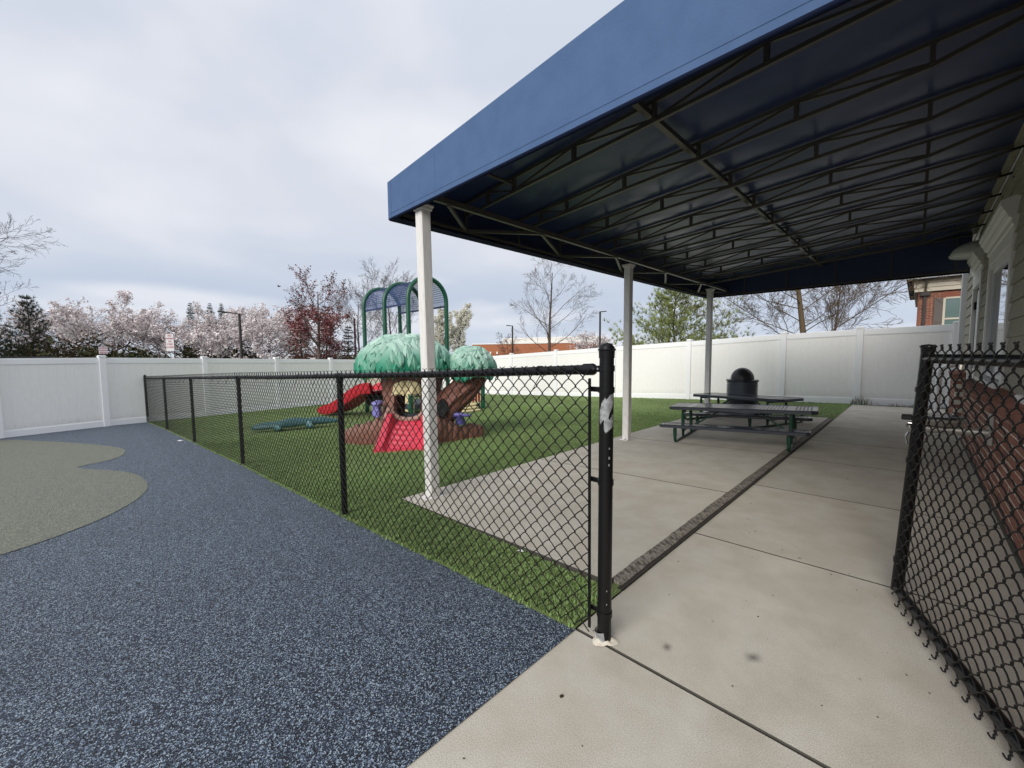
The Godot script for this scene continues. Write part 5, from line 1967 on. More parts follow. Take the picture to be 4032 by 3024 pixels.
	for k in 3:
		st.box(Vector3(-8.75 + 0.0 * k, -0.12 - 0.07 * k, -6.95 + 0.0 * k), Vector3(0.30 + 0.16 * k, 0.05, 0.5), Basis.IDENTITY, 0.012)
	part("step", st, M.cream, t)

func make_balance_log() -> void:
	var b := MB.new()
	b.col = Color(0.05, 0.16, 0.155)
	var g := gy(-9.3, -2.8)
	var a := Vector3(-9.72, g + 0.03, -2.05)
	var e := Vector3(-9.0, g + 0.09, -3.55)
	var dir := (e - a).normalized()
	var side := dir.cross(Vector3.UP).normalized()
	b.grid(func(u: float, w: float):
		var th := u * TAU
		var f := w
		var body := pow(sin(PI * clampf(f * 0.92 + 0.05, 0.0, 1.0)), 0.45)
		var rw := 0.15 * body * (1.0 + 0.25 * exp(-pow((f - 0.33) / 0.06, 2)) + 0.15 * exp(-pow((f - 0.62) / 0.08, 2)))
		var rh := 0.105 * body * (1.0 + 0.15 * sin(f * 17.0)) + 0.01
		if f < 0.02 or f > 0.98:
			rw *= 0.4
			rh *= 0.5
		var o := a.lerp(e, f) + Vector3.UP * (0.045 + 0.03 * sin(PI * f)) + side * 0.05 * sin(f * 6.0)
		return o + side * (cos(th) * rw) + Vector3.UP * (sin(th) * rh * (1.0 if sin(th) > 0 else 0.55)), 28, 50)
	for s in [-1.0, 1.0]:       # stubby feet
		for f in [0.30, 0.66]:
			var p: Vector3 = a.lerp(e, f) + side * (0.17 * s) + Vector3.UP * 0.035
			b.tube(PackedVector3Array([p - side * 0.08 * s + Vector3.UP * 0.03, p, p + side * 0.06 * s + dir * 0.05 - Vector3.UP * 0.015, p + side * 0.085 * s + dir * 0.07 - Vector3.UP * 0.02]), PackedFloat32Array([0.06, 0.065, 0.055, 0.02]), 12)
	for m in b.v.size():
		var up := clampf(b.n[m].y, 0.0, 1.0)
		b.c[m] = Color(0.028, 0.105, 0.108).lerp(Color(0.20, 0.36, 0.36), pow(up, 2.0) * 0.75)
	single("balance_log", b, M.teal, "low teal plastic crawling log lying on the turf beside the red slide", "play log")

# ---------------------------------------------------------------- trees
class Tree3:
	var wood: MB
	var fine: MB
	var tips: Array = []
	var r := RandomNumberGenerator.new()
	var split := 2          # branch levels below this go to the trunk mesh, the others to the crown
	var levels := 5
	var kids := [7, 6, 6, 5, 4]
	var ratio := [0.62, 0.55, 0.5, 0.5, 0.45]
	var spread := [0.85, 0.8, 0.75, 0.7, 0.7]
	var up := [0.12, 0.10, 0.06, 0.04, 0.02]
	var start := [0.3, 0.25, 0.2, 0.2, 0.2]
	var wobble := 0.10
	var thin := 0.5
	var limb_thin := 0.5
	var min_r := 0.008
	var bark := Color(0.09, 0.075, 0.062)

	func grow(p: Vector3, d: Vector3, length: float, rad: float, level: int) -> void:
		var segs := 7 if level == 0 else (5 if level < 3 else 3)
		var pts := PackedVector3Array([p])
		var rads := PackedFloat32Array([rad])
		var dirs: Array[Vector3] = [d]
		var q := p
		for i in segs:
			var wb := wobble * (0.35 if level == 0 else 1.0)
			d = (d + Vector3(r.randfn(0, wb), r.randfn(0, wb), r.randfn(0, wb)) + Vector3.UP * float(up[mini(level, up.size() - 1)])).normalized()
			q += d * (length / segs)
			pts.append(q)
			dirs.append(d)
			rads.append(maxf(min_r, rad * (1.0 - (i + 1.0) / segs * (0.75 if level > 0 else 0.8))))
		var m := wood if level < split else fine
		m.col = bark * (0.85 + 0.3 * r.randf())
		m.tube(pts, rads, 8 if level == 0 else (5 if level == 1 else 3), false)
		if level >= levels - 2:
			for i in range(1, pts.size()):
				tips.append([pts[i], dirs[i], level])
		if level >= levels - 1:
			return
		var n: int = kids[level]
		for k in n:
			var f := lerpf(start[level], 1.0, (k + r.randf() * 0.8) / n)
			var x := f * segs
			var i := mini(int(x), segs - 1)
			var o := pts[i].lerp(pts[i + 1], x - i)
			var rr := lerpf(rads[i], rads[i + 1], x - i)
			var dd := dirs[i + 1]
			var side := dd.cross(Vector3.UP if absf(dd.y) < 0.95 else Vector3.RIGHT).normalized().rotated(dd, r.randf() * TAU if level > 0 else (k * 2.4 + r.randf() * 0.6))
			var cd := (dd * cos(float(spread[level])) + side * sin(float(spread[level]))).normalized()
			var cl: float = length * ratio[level] * (1.15 - 0.55 * f) * r.randf_range(0.75, 1.2)
			grow(o, cd, cl, maxf(min_r, rr * (limb_thin if level == 0 else thin) * r.randf_range(0.85, 1.1)), level + 1)

func far_ground(p: Vector3) -> Vector3:
	return Vector3(p.x, -1.15, p.z)

func new_tree(sd: int) -> Tree3:
	var t := Tree3.new()
	t.wood = MB.new()
	t.fine = MB.new()
	t.r.seed = sd
	return t

func plant(called: String, label: String, category: String, at: Vector3, g: Tree3, group := "") -> Node3D:
	var o := thing(called, label, category, at, 0.0, group)
	part("trunk", g.wood, M.wood, o)
	return o

func bare_tree(label: String, at: Vector3, height: float, sd: int, form: String, bark: Color) -> Node3D:
	var g := new_tree(sd)
	g.bark = bark
	g.min_r = 0.006
	if form == "vase":
		g.levels = 5
		g.kids = [12, 8, 7, 5, 3]
		g.limb_thin = 0.36
		g.spread = [0.62, 0.55, 0.6, 0.6, 0.6]
		g.ratio = [0.66, 0.5, 0.48, 0.45, 0.4]
		g.up = [0.05, 0.09, 0.06, 0.04, 0.0]
		g.start = [0.24, 0.2, 0.15, 0.1, 0.1]
	elif form == "round":
		g.levels = 5
		g.kids = [15, 8, 6, 4, 3]
		g.limb_thin = 0.34
		g.spread = [1.0, 0.75, 0.7, 0.6, 0.6]
		g.ratio = [0.50, 0.46, 0.45, 0.45, 0.4]
		g.up = [0.06, 0.08, 0.05, 0.03, 0.0]
		g.start = [0.16, 0.25, 0.2, 0.1, 0.1]
	else:                # wide, long level limbs
		g.levels = 5
		g.kids = [26, 11, 8, 5, 3]
		g.limb_thin = 0.22
		g.spread = [1.15, 0.75, 0.7, 0.65, 0.6]
		g.ratio = [0.66, 0.42, 0.42, 0.42, 0.4]
		g.up = [0.06, 0.05, 0.04, 0.03, 0.0]
		g.start = [0.18, 0.25, 0.2, 0.1, 0.1]
		g.wobble = 0.12
	g.grow(Vector3.ZERO, Vector3.UP, height, height * 0.018, 0)
	var o := plant("bare_tree", label, "tree", at, g)
	part("crown", g.fine, M.wood, o)
	if form == "wide":
		var balls := MB.new()
		balls.col = Color(0.06, 0.045, 0.035)
		for k in 14:
			var q: Array = g.tips[g.r.randi() % g.tips.size()]
			var c: Vector3 = q[0]
			balls.rod(c, c - Vector3(0, 0.10, 0), 0.002, 3)
			balls.lathe(PackedVector2Array([Vector2(0, -0.022), Vector2(0.018, -0.014), Vector2(0.022, 0), Vector2(0.018, 0.014), Vector2(0, 0.022)]), 8, c - Vector3(0, 0.12, 0))
		part("seed_ball", balls, M.wood, o).set_meta("kind", "stuff")
	return o

func petals(b: MB, tips: Array, count: int, size: float, away: float, tones: Array, r: RandomNumberGenerator) -> void:
	for k in count:
		var q: Array = tips[r.randi() % tips.size()]
		var c: Vector3 = q[0] + Vector3(r.randfn(0, away), r.randfn(0, away * 0.7), r.randfn(0, away))
		var n := Vector3(r.randfn(0, 1), r.randfn(0, 1) + 0.4, r.randfn(0, 1)).normalized()
		var x := n.cross(Vector3(r.randfn(0, 1), r.randfn(0, 1), 0.01)).normalized()
		var y := n.cross(x)
		var s := size * r.randf_range(0.5, 1.3)
		var tone: Color = tones[r.randi() % tones.size()]
		b.col = tone * r.randf_range(0.85, 1.1)
		b.tri(c - x * s, c + x * s * 0.8 - y * s * 0.35, c + y * s * 0.8 + x * s * 0.1)
		b.tri(c - x * s * 0.6 - y * s * 0.5 + n * s * 0.3, c + x * s * 0.7 + n * s * 0.2, c + y * s * 0.7 - x * s * 0.2 - n * s * 0.3)

func cherry(label: String, at: Vector3, height: float, sd: int, wide: float, dense: int) -> void:
	var g := new_tree(sd)
	g.bark = Color(0.055, 0.045, 0.042)
	g.levels = 4
	g.kids = [12, 9, 7, 4]
	g.spread = [1.02 * wide, 0.7, 0.65, 0.6]
	g.ratio = [1.12, 0.5, 0.45, 0.4]
	g.up = [0.05, 0.035, 0.03, 0.0]
	g.start = [0.22, 0.2, 0.15, 0.1]
	g.limb_thin = 0.42
	g.min_r = 0.012
	g.grow(Vector3.ZERO, Vector3(0.05, 1, 0).normalized(), height * 0.72, height * 0.035, 0)
	var o := plant("cherry_tree", label, "tree", at, g, "blossoming cherry trees beyond the fence")
	part("branches", g.fine, M.wood, o)
	var b := MB.new()
	petals(b, g.tips, dense, 0.115, 0.13, [Color(0.88, 0.81, 0.80), Color(0.91, 0.86, 0.85), Color(0.80, 0.71, 0.70), Color(0.93, 0.90, 0.89), Color(0.70, 0.62, 0.61)], g.r)
	part("blossom", b, M.petal, o)

func conifer(called: String, label: String, at: Vector3, height: float, radius: float, sd: int, tone: Color, loose: bool, full := 1.0) -> void:
	var g := new_tree(sd)
	g.bark = Color(0.07, 0.055, 0.042)
	var r := g.r
	var trunk := PackedVector3Array()
	var rad := PackedFloat32Array()
	for i in 9:
		var f := i / 8.0
		trunk.append(Vector3(r.randfn(0, 0.02), height * f, r.randfn(0, 0.02)))
		rad.append(height * 0.016 * (1.0 - f) + 0.01)
	g.wood.col = g.bark
	g.wood.tube(trunk, rad, 8, false)
	var needles := MB.new()
	var whorls := int(height * (2.7 if loose else 3.8))
	for wv in whorls:
		var f := lerpf(0.10, 0.98, (wv + r.randf() * 0.5) / whorls)
		var reach := radius * pow(1.0 - f, 0.75 if loose else 0.9) * r.randf_range(0.7, 1.15) + 0.12
		var n := 7 if loose else 8
		for k in n:
			var a := TAU * (k + r.randf()) / n
			var d := Vector3(cos(a), r.randf_range(0.15, 0.55) if loose else r.randf_range(-0.15, 0.2), sin(a)).normalized()
			var p := Vector3(0, height * f, 0)
			var pts := PackedVector3Array([p])
			var q := p
			var m := 5
			for i in m:
				d = (d + Vector3(r.randfn(0, 0.12), 0.10 if loose else 0.02, r.randfn(0, 0.12))).normalized()
				q += d * reach / m
				pts.append(q)
			g.wood.col = g.bark
			g.wood.tube(pts, PackedFloat32Array([0.018, 0.014, 0.01, 0.008, 0.006, 0.004]), 3, false)
			# tufts of needles along the shoot and on short side twigs
			var tufts := int(reach * (9.0 if loose else 16.0) * full) + 3
			for s in tufts:
				var x := lerpf(0.22, 1.0, (s + r.randf()) / tufts) * m
				var i := mini(int(x), m - 1)
				var c := pts[i].lerp(pts[i + 1], x - i) + Vector3(r.randfn(0, 0.07), r.randfn(0, 0.05), r.randfn(0, 0.07)) * reach
				var out := (d + Vector3(r.randfn(0, 0.5), r.randf_range(0.0, 0.9), r.randfn(0, 0.5))).normalized()
				var ln := (0.20 if loose else 0.11) * r.randf_range(0.7, 1.3) * (1.0 + height * 0.02)
				var q2: float = r.randf_range(0.55, 1.35)
				for k2 in (13 if loose else 5):
					var nd := (out + Vector3(r.randfn(0, 0.42), r.randfn(0, 0.42), r.randfn(0, 0.42))).normalized()
					var sd2 := nd.cross(Vector3(r.randfn(0, 1), r.randfn(0, 1), r.randfn(0, 1))).normalized() * ln * (0.042 if loose else 0.10)
					needles.col = tone * q2 * r.randf_range(0.8, 1.2)
					needles.tri(c - sd2, c + sd2, c + nd * ln)
	var o := plant(called, label, "tree", at, g)
	part("needles", needles, M.needle, o)

func shrub(label: String, at: Vector3, size: Vector3, sd: int, tones: Array, count: int, leaf_size: float) -> void:
	var r := RandomNumberGenerator.new()
	r.seed = sd
	var w := MB.new()
	w.col = Color(0.07, 0.05, 0.04)
	var tips := []
	for k in 40:
		var d := Vector3(r.randfn(0, 0.7), 1, r.randfn(0, 0.7)).normalized()
		var e := Vector3(d.x * size.x, absf(d.y) * size.y * r.randf_range(0.6, 1.0), d.z * size.z)
		w.tube(PackedVector3Array([Vector3.ZERO, e * 0.5 + Vector3(r.randfn(0, 0.1), 0, r.randfn(0, 0.1)), e]), PackedFloat32Array([0.03, 0.015, 0.006]), 3, false)
		for m in 6:
			tips.append([e * lerpf(0.3, 1.0, m / 5.0), d, 0])
	var o := thing("shrub", label, "shrub", at, 0.0, "")
	part("stem", w, M.wood, o)
	var b := MB.new()
	petals(b, tips, count, leaf_size, size.x * 0.16, tones, r)
	part("foliage", b, M.needle, o)

func hedge(label: String, a: Vector3, e: Vector3, high: float, deep: float, sd: int, tones: Array, count: int) -> void:
	var r := RandomNumberGenerator.new()
	r.seed = sd
	var w := MB.new()
	w.col = Color(0.06, 0.045, 0.035)
	var tips := []
	var n := int(a.distance_to(e) * 3.0)
	var hn := noise(FastNoiseLite.TYPE_SIMPLEX, 0.3, 2, sd)
	for k in n:
		var o := a.lerp(e, (k + r.randf()) / n) - a
		var top := high * (0.72 + 0.5 * hn.get_noise_1d(k * 0.6)) * r.randf_range(0.8, 1.1)
		var p := o + Vector3(r.randfn(0, deep), 0, r.randfn(0, deep))
		var q := p + Vector3(r.randfn(0, 0.3), top, r.randfn(0, 0.3))
		w.tube(PackedVector3Array([p, p.lerp(q, 0.5), q]), PackedFloat32Array([0.03, 0.02, 0.006]), 3, false)
		for m in 7:
			tips.append([p.lerp(q, lerpf(0.25, 1.0, m / 6.0)), Vector3.UP, 0])
	var o2 := thing("hedge", label, "hedge", a)
	part("stem", w, M.wood, o2)
	var b := MB.new()
	petals(b, tips, count, 0.17, 0.34, tones, r)
	part("foliage", b, M.needle, o2)

func make_trees() -> void:
	var red_brown := Color(0.075, 0.055, 0.048)
	cherry("white blossoming cherry tree behind the first post of the left fence", Vector3(-53.5, -1.15, -0.4), 7.1, 11, 1.05, 9000)
	cherry("leftmost blossoming cherry tree, reaching in front of the dark pine", Vector3(-60.5, -1.15, 2.8), 6.9, 12, 1.0, 7500)
	cherry("low blossoming cherry tree right behind the tall red lettered sign", Vector3(-51.5, -1.15, -5.27), 5.7, 13, 1.0, 7500)
	cherry("broad dense cherry tree in blossom behind the street lamp with the short arm", Vector3(-43.5, -1.15, -8.3), 6.0, 14, 1.1, 9500)
	cherry("pale pink cherry tree rising between the street lamp and the dark red tree", Vector3(-49.5, -1.15, -12.3), 7.1, 15, 1.0, 9500)
	cherry("small distant cherry tree in blossom right of the brick school", Vector3(-37.0, -1.15, -55.0), 5.2, 16, 1.0, 3000)
	# the dark red budding tree
	var g := new_tree(21)
	g.bark = Color(0.13, 0.10, 0.085)
	g.levels = 4
	g.kids = [16, 8, 6, 4]
	g.spread = [0.85, 0.65, 0.6, 0.6]
	g.ratio = [0.52, 0.42, 0.42, 0.4]
	g.up = [0.05, 0.09, 0.05, 0.0]
	g.start = [0.22, 0.2, 0.15, 0.1]
	g.grow(Vector3.ZERO, Vector3.UP, 6.9, 0.18, 0)
	var o := plant("budding_tree", "dark red budding tree with pinkish leaves left of the play structure", "tree", Vector3(-31.4, -1.15, -11.1), g)
	part("branches", g.fine, M.wood, o)
	var rb := MB.new()
	petals(rb, g.tips, 2300, 0.075, 0.10, [Color(0.20, 0.045, 0.05), Color(0.14, 0.05, 0.05), Color(0.42, 0.25, 0.25), Color(0.10, 0.05, 0.045), Color(0.50, 0.36, 0.36)], g.r)
	var low := []
	for q in g.tips:
		if q[0].y < 5.6:
			low.append(q)
	petals(rb, low, 4200, 0.085, 0.22, [Color(0.26, 0.05, 0.055), Color(0.17, 0.05, 0.05), Color(0.38, 0.18, 0.18), Color(0.52, 0.38, 0.37)], g.r)
	part("leaves", rb, M.petal, o)
	# white flowering pears
	for q in [[Vector3(-37.6, -1.15, -26.3), 6.1, 31, "narrow white flowering pear tree left of the other white one, behind the awning post"], [Vector3(-36.2, -1.15, -27.6), 6.6, 32, "white flowering pear tree just left of the brick school"]]:
		var p := new_tree(q[2])
		p.levels = 4
		p.kids = [14, 8, 5, 3]
		p.spread = [0.45, 0.45, 0.5, 0.5]
		p.ratio = [0.42, 0.4, 0.4, 0.4]
		p.up = [0.05, 0.16, 0.08, 0.0]
		p.start = [0.2, 0.2, 0.1, 0.1]
		p.grow(Vector3.ZERO, Vector3.UP, q[1], 0.11, 0)
		var po := plant("pear_tree", q[3], "tree", q[0], p)
		part("branches", p.fine, M.wood, po)
		var pb := MB.new()
		petals(pb, p.tips, 8500, 0.085, 0.10, [Color(0.84, 0.82, 0.70), Color(0.74, 0.73, 0.58), Color(0.88, 0.87, 0.80)], p.r)
		part("blossom", pb, M.petal, po)
	bare_tree("large bare tree reaching in from the left edge above the dark pines", Vector3(-37.5, -1.15, 7.2), 12.5, 41, "round", Color(0.05, 0.044, 0.045))
	bare_tree("tall bare tree right behind the blue mesh shade roof", Vector3(-33.0, -1.15, -18.2), 7.3, 42, "vase", Color(0.085, 0.07, 0.06))
	bare_tree("thinner bare tree left of the blue mesh shade roof", Vector3(-39.0, -1.15, -17.6), 7.4, 43, "vase", Color(0.10, 0.08, 0.07))
	bare_tree("rounded bare tree standing before the brick school", Vector3(-25.8, -1.15, -30.9), 10.2, 44, "round", Color(0.12, 0.095, 0.075))
	bare_tree("wide bare tree with hanging seed balls behind the fence right of the far awning post", Vector3(-3.46, -0.6, -22.06), 8.6, 45, "wide", Color(0.12, 0.09, 0.055))
	bare_tree("dense brownish bare tree behind the one with seed balls", Vector3(-3.6, -0.8, -31.0), 6.0, 46, "vase", Color(0.13, 0.095, 0.085))
	bare_tree("small bare tree beside the lamp post in front of the school", Vector3(-38.5, -1.15, -38.0), 4.3, 47, "round", Color(0.16, 0.10, 0.085))
	conifer("pine_tree", "green pine tree behind the fence between the two right awning posts", Vector3(-8.6, -0.9, -20.0), 5.6, 4.3, 51, Color(0.24, 0.28, 0.085), true)
	conifer("pine_tree", "low green pine right of the far awning post", Vector3(-6.3, -0.9, -20.6), 2.9, 2.6, 52, Color(0.25, 0.29, 0.085), true)
	conifer("pine_tree", "dark pine with open crown near the left edge", Vector3(-50.5, -1.15, 4.2), 7.4, 2.6, 53, Color(0.035, 0.046, 0.026), true, 0.6)
	conifer("pine_tree", "dark pine cut by the left edge of the view", Vector3(-51.5, -1.15, 6.4), 6.6, 2.6, 54, Color(0.04, 0.052, 0.03), true, 0.6)
	conifer("spruce_tree", "pointed dark spruce, tallest of those above the cherry blossom", Vector3(-88.6, -1.15, -10.7), 11.9, 2.6, 55, Color(0.03, 0.055, 0.022), false)
	conifer("spruce_tree", "pointed dark spruce in the middle of the three above the blossom", Vector3(-92.4, -1.15, -14.0), 12.4, 2.6, 56, Color(0.03, 0.055, 0.022), false)
	conifer("spruce_tree", "rightmost slim dark spruce above the blossom", Vector3(-91.5, -1.15, -15.6), 12.4, 2.0, 57, Color(0.03, 0.055, 0.022), false)
	conifer("cedar_tree", "olive brown cedar standing behind the dark red tree", Vector3(-35.0, -1.15, -13.1), 6.7, 1.5, 58, Color(0.085, 0.065, 0.022), false)
	conifer("cedar_tree", "short brown cedar right of the dark red tree", Vector3(-34.2, -1.15, -14.6), 5.0, 1.4, 59, Color(0.10, 0.065, 0.03), false)
	conifer("cedar_tree", "olive cedar just left of the dark red tree", Vector3(-36.5, -1.15, -11.6), 6.6, 1.7, 60, Color(0.10, 0.06, 0.03), false)
	var green := [Color(0.03, 0.045, 0.018), Color(0.045, 0.06, 0.02), Color(0.06, 0.065, 0.028)]
	var brown := [Color(0.085, 0.065, 0.03), Color(0.06, 0.05, 0.025), Color(0.12, 0.085, 0.05)]
	hedge("long dark evergreen hedge under the blossoming cherry trees", Vector3(-49.0, -1.15, 6.0), Vector3(-42.0, -1.15, -13.0), 3.1, 0.8, 81, [Color(0.035, 0.045, 0.02), Color(0.05, 0.055, 0.024), Color(0.065, 0.055, 0.03), Color(0.09, 0.075, 0.045)], 9000)
	shrub("dark green hedge bush under the left cherry trees", Vector3(-47.0, -1.15, 0.4), Vector3(2.6, 3.0, 2.8), 61, green, 2600, 0.16)
	shrub("brown leafy bush behind the small red lettered sign", Vector3(-50.5, -1.15, 1.6), Vector3(2.8, 4.6, 3.4), 62, brown, 2600, 0.16)
	shrub("dark green bush between the two red lettered signs", Vector3(-44.5, -1.15, -2.3), Vector3(2.4, 3.1, 2.4), 63, green, 2400, 0.15)
	shrub("dark bush under the cherry tree behind the street lamp", Vector3(-46.0, -1.15, -7.2), Vector3(2.6, 3.3, 3.0), 64, green, 2400, 0.15)
	shrub("reddish brown bush beneath the dark red tree", Vector3(-34.0, -1.15, -11.2), Vector3(2.2, 3.2, 2.4), 65, [Color(0.10, 0.04, 0.035), Color(0.07, 0.04, 0.03), Color(0.16, 0.075, 0.06)], 2600, 0.10)
	shrub("dull brown bush left of the green play arches", Vector3(-33.0, -1.15, -13.9), Vector3(2.2, 3.3, 2.4), 66, [Color(0.12, 0.085, 0.055), Color(0.08, 0.055, 0.035)], 2600, 0.10)
	shrub("olive bush behind the dark pines at the left edge", Vector3(-56.0, -1.15, 4.6), Vector3(3.4, 4.2, 3.4), 67, [Color(0.075, 0.07, 0.025), Color(0.05, 0.05, 0.02)], 2600, 0.17)
	shrub("pale pink bush low behind the left fence", Vector3(-43.5, -1.15, 1.9), Vector3(1.8, 2.6, 1.8), 68, [Color(0.45, 0.33, 0.30), Color(0.3, 0.2, 0.17)], 1600, 0.12)
	shrub("thin reddish bush in front of the brick school wall", Vector3(-35.5, -1.15, -37.0), Vector3(2.0, 2.9, 2.0), 69, [Color(0.22, 0.11, 0.075), Color(0.15, 0.09, 0.07)], 700, 0.08)

# ---------------------------------------------------------------- street furniture and houses beyond the fences
func street_lamp(label: String, at: Vector3, top: float, arm: Vector3, r: float) -> void:
	var o := thing("street_lamp", label, "street lamp", at, 0.0, "parking lot lamps")
	var b := MB.new()
	b.rod(Vector3.ZERO, Vector3(0, top, 0), r * 1.15, 10, r)
	b.box(Vector3(0, 0.05, 0), Vector3(r * 5, 0.1, r * 5), Basis.IDENTITY, 0.02)
	part("pole", b, M.lamp_pole, o)
	if arm.length() < 0.01:
		return
	var h := MB.new()
	var tip := Vector3(0, top - 0.03, 0) + arm
	h.bar(Vector3(0, top - 0.05, 0), tip, r * 0.9, r * 0.9)
	part("arm", h, M.lamp_pole, o)
	var l := MB.new()
	var d := Vector3(arm.x, 0, arm.z).normalized()
	l.box(tip + d * 0.22, Vector3(0.30, 0.10, 0.55), Basis(Vector3.UP, atan2(d.x, d.z)) * Basis(Vector3.RIGHT, -0.12), 0.03)
	part("lamp_head", l, M.lamp_pole, o)

func lettering(text: String, height: float) -> TextMesh:
	var tm := TextMesh.new()
	var f := SystemFont.new()
	f.font_names = PackedStringArray(["Droid Sans"])
	f.font_weight = 700
	tm.font = f
	tm.text = text
	tm.font_size = 32
	tm.pixel_size = height / 24.0
	tm.depth = 0.004
	return tm

func road_sign(label: String, at: Vector3, bottom: float, size: Vector2, turn: float, lines: Array, side := 0.0) -> void:
	var o := thing("parking_sign", label, "sign", at, turn, "parking signs beyond the fence")
	var p := MB.new()
	p.rod(Vector3(side, 0, -0.03), Vector3(side, bottom + size.y + 0.02, -0.03), 0.028, 8)
	part("sign_post", p, M.lamp_pole, o)
	var b := MB.new()
	b.box(Vector3(0, bottom + size.y / 2, 0.006), Vector3(size.x, size.y, 0.006), Basis.IDENTITY, 0.002)
	var board := part("sign_board", b, M.sign_white, o)
	var n := lines.size()
	for i in n:
		if lines[i] == "":
			continue
		var tm := lettering(lines[i], size.y / n * 0.62)
		var fit := minf(1.0, size.x * 0.86 / maxf(0.01, tm.get_aabb().size.x))
		part("lettering", tm, M.sign_red, board, Transform3D(Basis.IDENTITY.scaled(Vector3(fit, 1, 1)), Vector3(0, bottom + size.y * (1.0 - (i + 0.55) / n), 0.012)))

func make_far_things() -> void:
	street_lamp("dark street lamp with a short arm in front of the cherry blossom", Vector3(-35.45, -1.15, -7.11), 5.55, Vector3(-0.35, 0.12, 0.75), 0.085)
	street_lamp("small street lamp left of the bare tree before the school", Vector3(-38.94, -1.15, -39.07), 6.25, Vector3(-0.25, 0.05, 0.25), 0.10)
	street_lamp("tall dark street lamp standing left of the middle awning post", Vector3(-27.79, -1.15, -43.12), 7.55, Vector3(0.2, 0.02, -0.2), 0.11)
	street_lamp("low street lamp whose head shows left of the far awning post", Vector3(-16.65, -1.15, -47.16), 4.8, Vector3(-0.45, 0.06, 0.35), 0.08)
	var po := MB.new()
	po.rod(Vector3.ZERO, Vector3(0, 5.3, 0), 0.09, 8, 0.075)
	single("wooden_pole", po, M.rust, "reddish brown wooden pole left of the green play arches", "pole", Vector3(-31.44, -1.15, -13.96))
	road_sign("small white sign with red lines standing right behind a white fence post", Vector3(-28.46, -1.15, 0.08), 2.58, Vector2(0.31, 0.36), 1.55, ["RESERVED", "PARKING", "PERMIT ONLY"])
	road_sign("tall narrow white sign with red lettering in front of the cherry trees", Vector3(-28.72, -1.15, -2.50), 2.72, Vector2(0.36, 0.92), 1.05, ["NO", "PARKING", "IN", "FIRE", "LANE", ""], 0.16)
	road_sign("tiny pale sign left of the dark red tree trunk", Vector3(-23.26, -1.15, -7.95), 1.95, Vector2(0.24, 0.34), 1.1, ["PARKING", "ONLY"])
	# low dark van roof behind the left fence
	var van := thing("parked_van", "dark parked van half hidden behind the left fence and pines", "van", Vector3(-36.5, -1.15, 4.35), 0.35)
	var vb := MB.new()
	vb.box(Vector3(0, 1.0, 0), Vector3(1.9, 1.3, 4.6), Basis.IDENTITY, 0.15)
	part("body", vb, M.white, van)
	var vr := MB.new()
	vr.box(Vector3(0, 2.05, -0.2), Vector3(1.7, 0.9, 4.0), Basis.IDENTITY, 0.2)
	part("cab", vr, M.black, van)
	# the school far behind
	var sc := thing("school_building", "long flat roofed orange brick school far behind the fence", "building", Vector3(-54.0, -1.15, -59.5), atan2(9.7, 23.9))
	var w := MB.new()
	w.box(Vector3(0, 2.25, -8), Vector3(26.5, 4.5, 16))
	part("wall", w, M.school, sc)
	var par := MB.new()
	par.box(Vector3(0, 4.55, -8), Vector3(26.7, 0.22, 16.2), Basis.IDENTITY, 0.03)
	part("parapet", par, M.trim, sc)
	var pen := MB.new()
	for k in 9:
		pen.box(Vector3(1.8, 4.75 + 0.13 * k, -9), Vector3(20.5, 0.10, 9.0), Basis.IDENTITY, 0.02)
	pen.box(Vector3(1.8, 5.2, -9), Vector3(20.3, 1.1, 8.8))
	part("roof_screen", pen, M.trim, sc)
	for k in 3:
		var wl := MB.new()
		wl.box(Vector3(-10.5 + k * 1.5, 2.7, 0.06), Vector3(0.32, 0.5, 0.12), Basis.IDENTITY, 0.02)
		part("wall_light", wl, M.trim, sc)
	# brick house on the right
	var h := thing("brick_house", "two storey red brick house with cream gable band and brown shutter at the right", "house", Vector3(-0.11, -0.6, -24.0))
	var hw := MB.new()
	hw.box(Vector3(4.0, 2.1, -4.0), Vector3(7.98, 4.2, 7.98))
	part("wall", hw, M.mortar, h)
	# brick courses as real pieces, too small to pick apart
	var bb := MB.new()
	bb.box(Vector3.ZERO, Vector3(0.194, 0.057, 0.02), Basis.IDENTITY, 0.004)
	var buf := PackedFloat32Array()
	var r := RandomNumberGenerator.new()
	r.seed = 5
	for row in 38:
		var y := 1.7 + row * 0.0677
		if y > 4.28:
			break
		var x := 0.1 + (0.102 if row % 2 else 0.0)
		if row % 2:
			put(buf, Basis.IDENTITY.scaled(Vector3(0.48, 1, 1)), Vector3(0.05, y, 0.0), Color(0.26, 0.085, 0.045))
		while x < 2.4:
			if not (x > 0.52 and x < 1.55 and y > 2.2 and y < 3.98):
				var q := r.randf_range(0.7, 1.25)
				put(buf, Basis.IDENTITY, Vector3(x, y, 0.0), Color(0.26 * q, 0.085 * q, 0.045 * q))
			x += 0.204
	for row in 38:
		var y := 1.7 + row * 0.0677
		if y > 4.28:
			break
		var z := -0.1
		while z > -3:
			var q := r.randf_range(0.7, 1.25)
			put(buf, Basis(Vector3.UP, PI / 2), Vector3(0.004, y, z), Color(0.26 * q, 0.085 * q, 0.045 * q))
			z -= 0.204
	for k in 16:
		put(buf, Basis(Vector3(0, 0, 1), PI / 2), Vector3(0.72 + k * 0.0677, 4.08, 0.004), Color(0.22, 0.065, 0.035))
	scatter("brickwork", bb.mesh(), M.tinted, buf, true, h)
	var band := MB.new()
	for k in 3:
		band.box(Vector3(3.95, 4.36 + k * 0.17, -3.95), Vector3(8.14 + 0.04 * k, 0.16, 8.14 + 0.04 * k), Basis.IDENTITY, 0.01)
	part("cream_band", band, M.gable, h)
	var hr := MB.new()
	var ey := 4.86
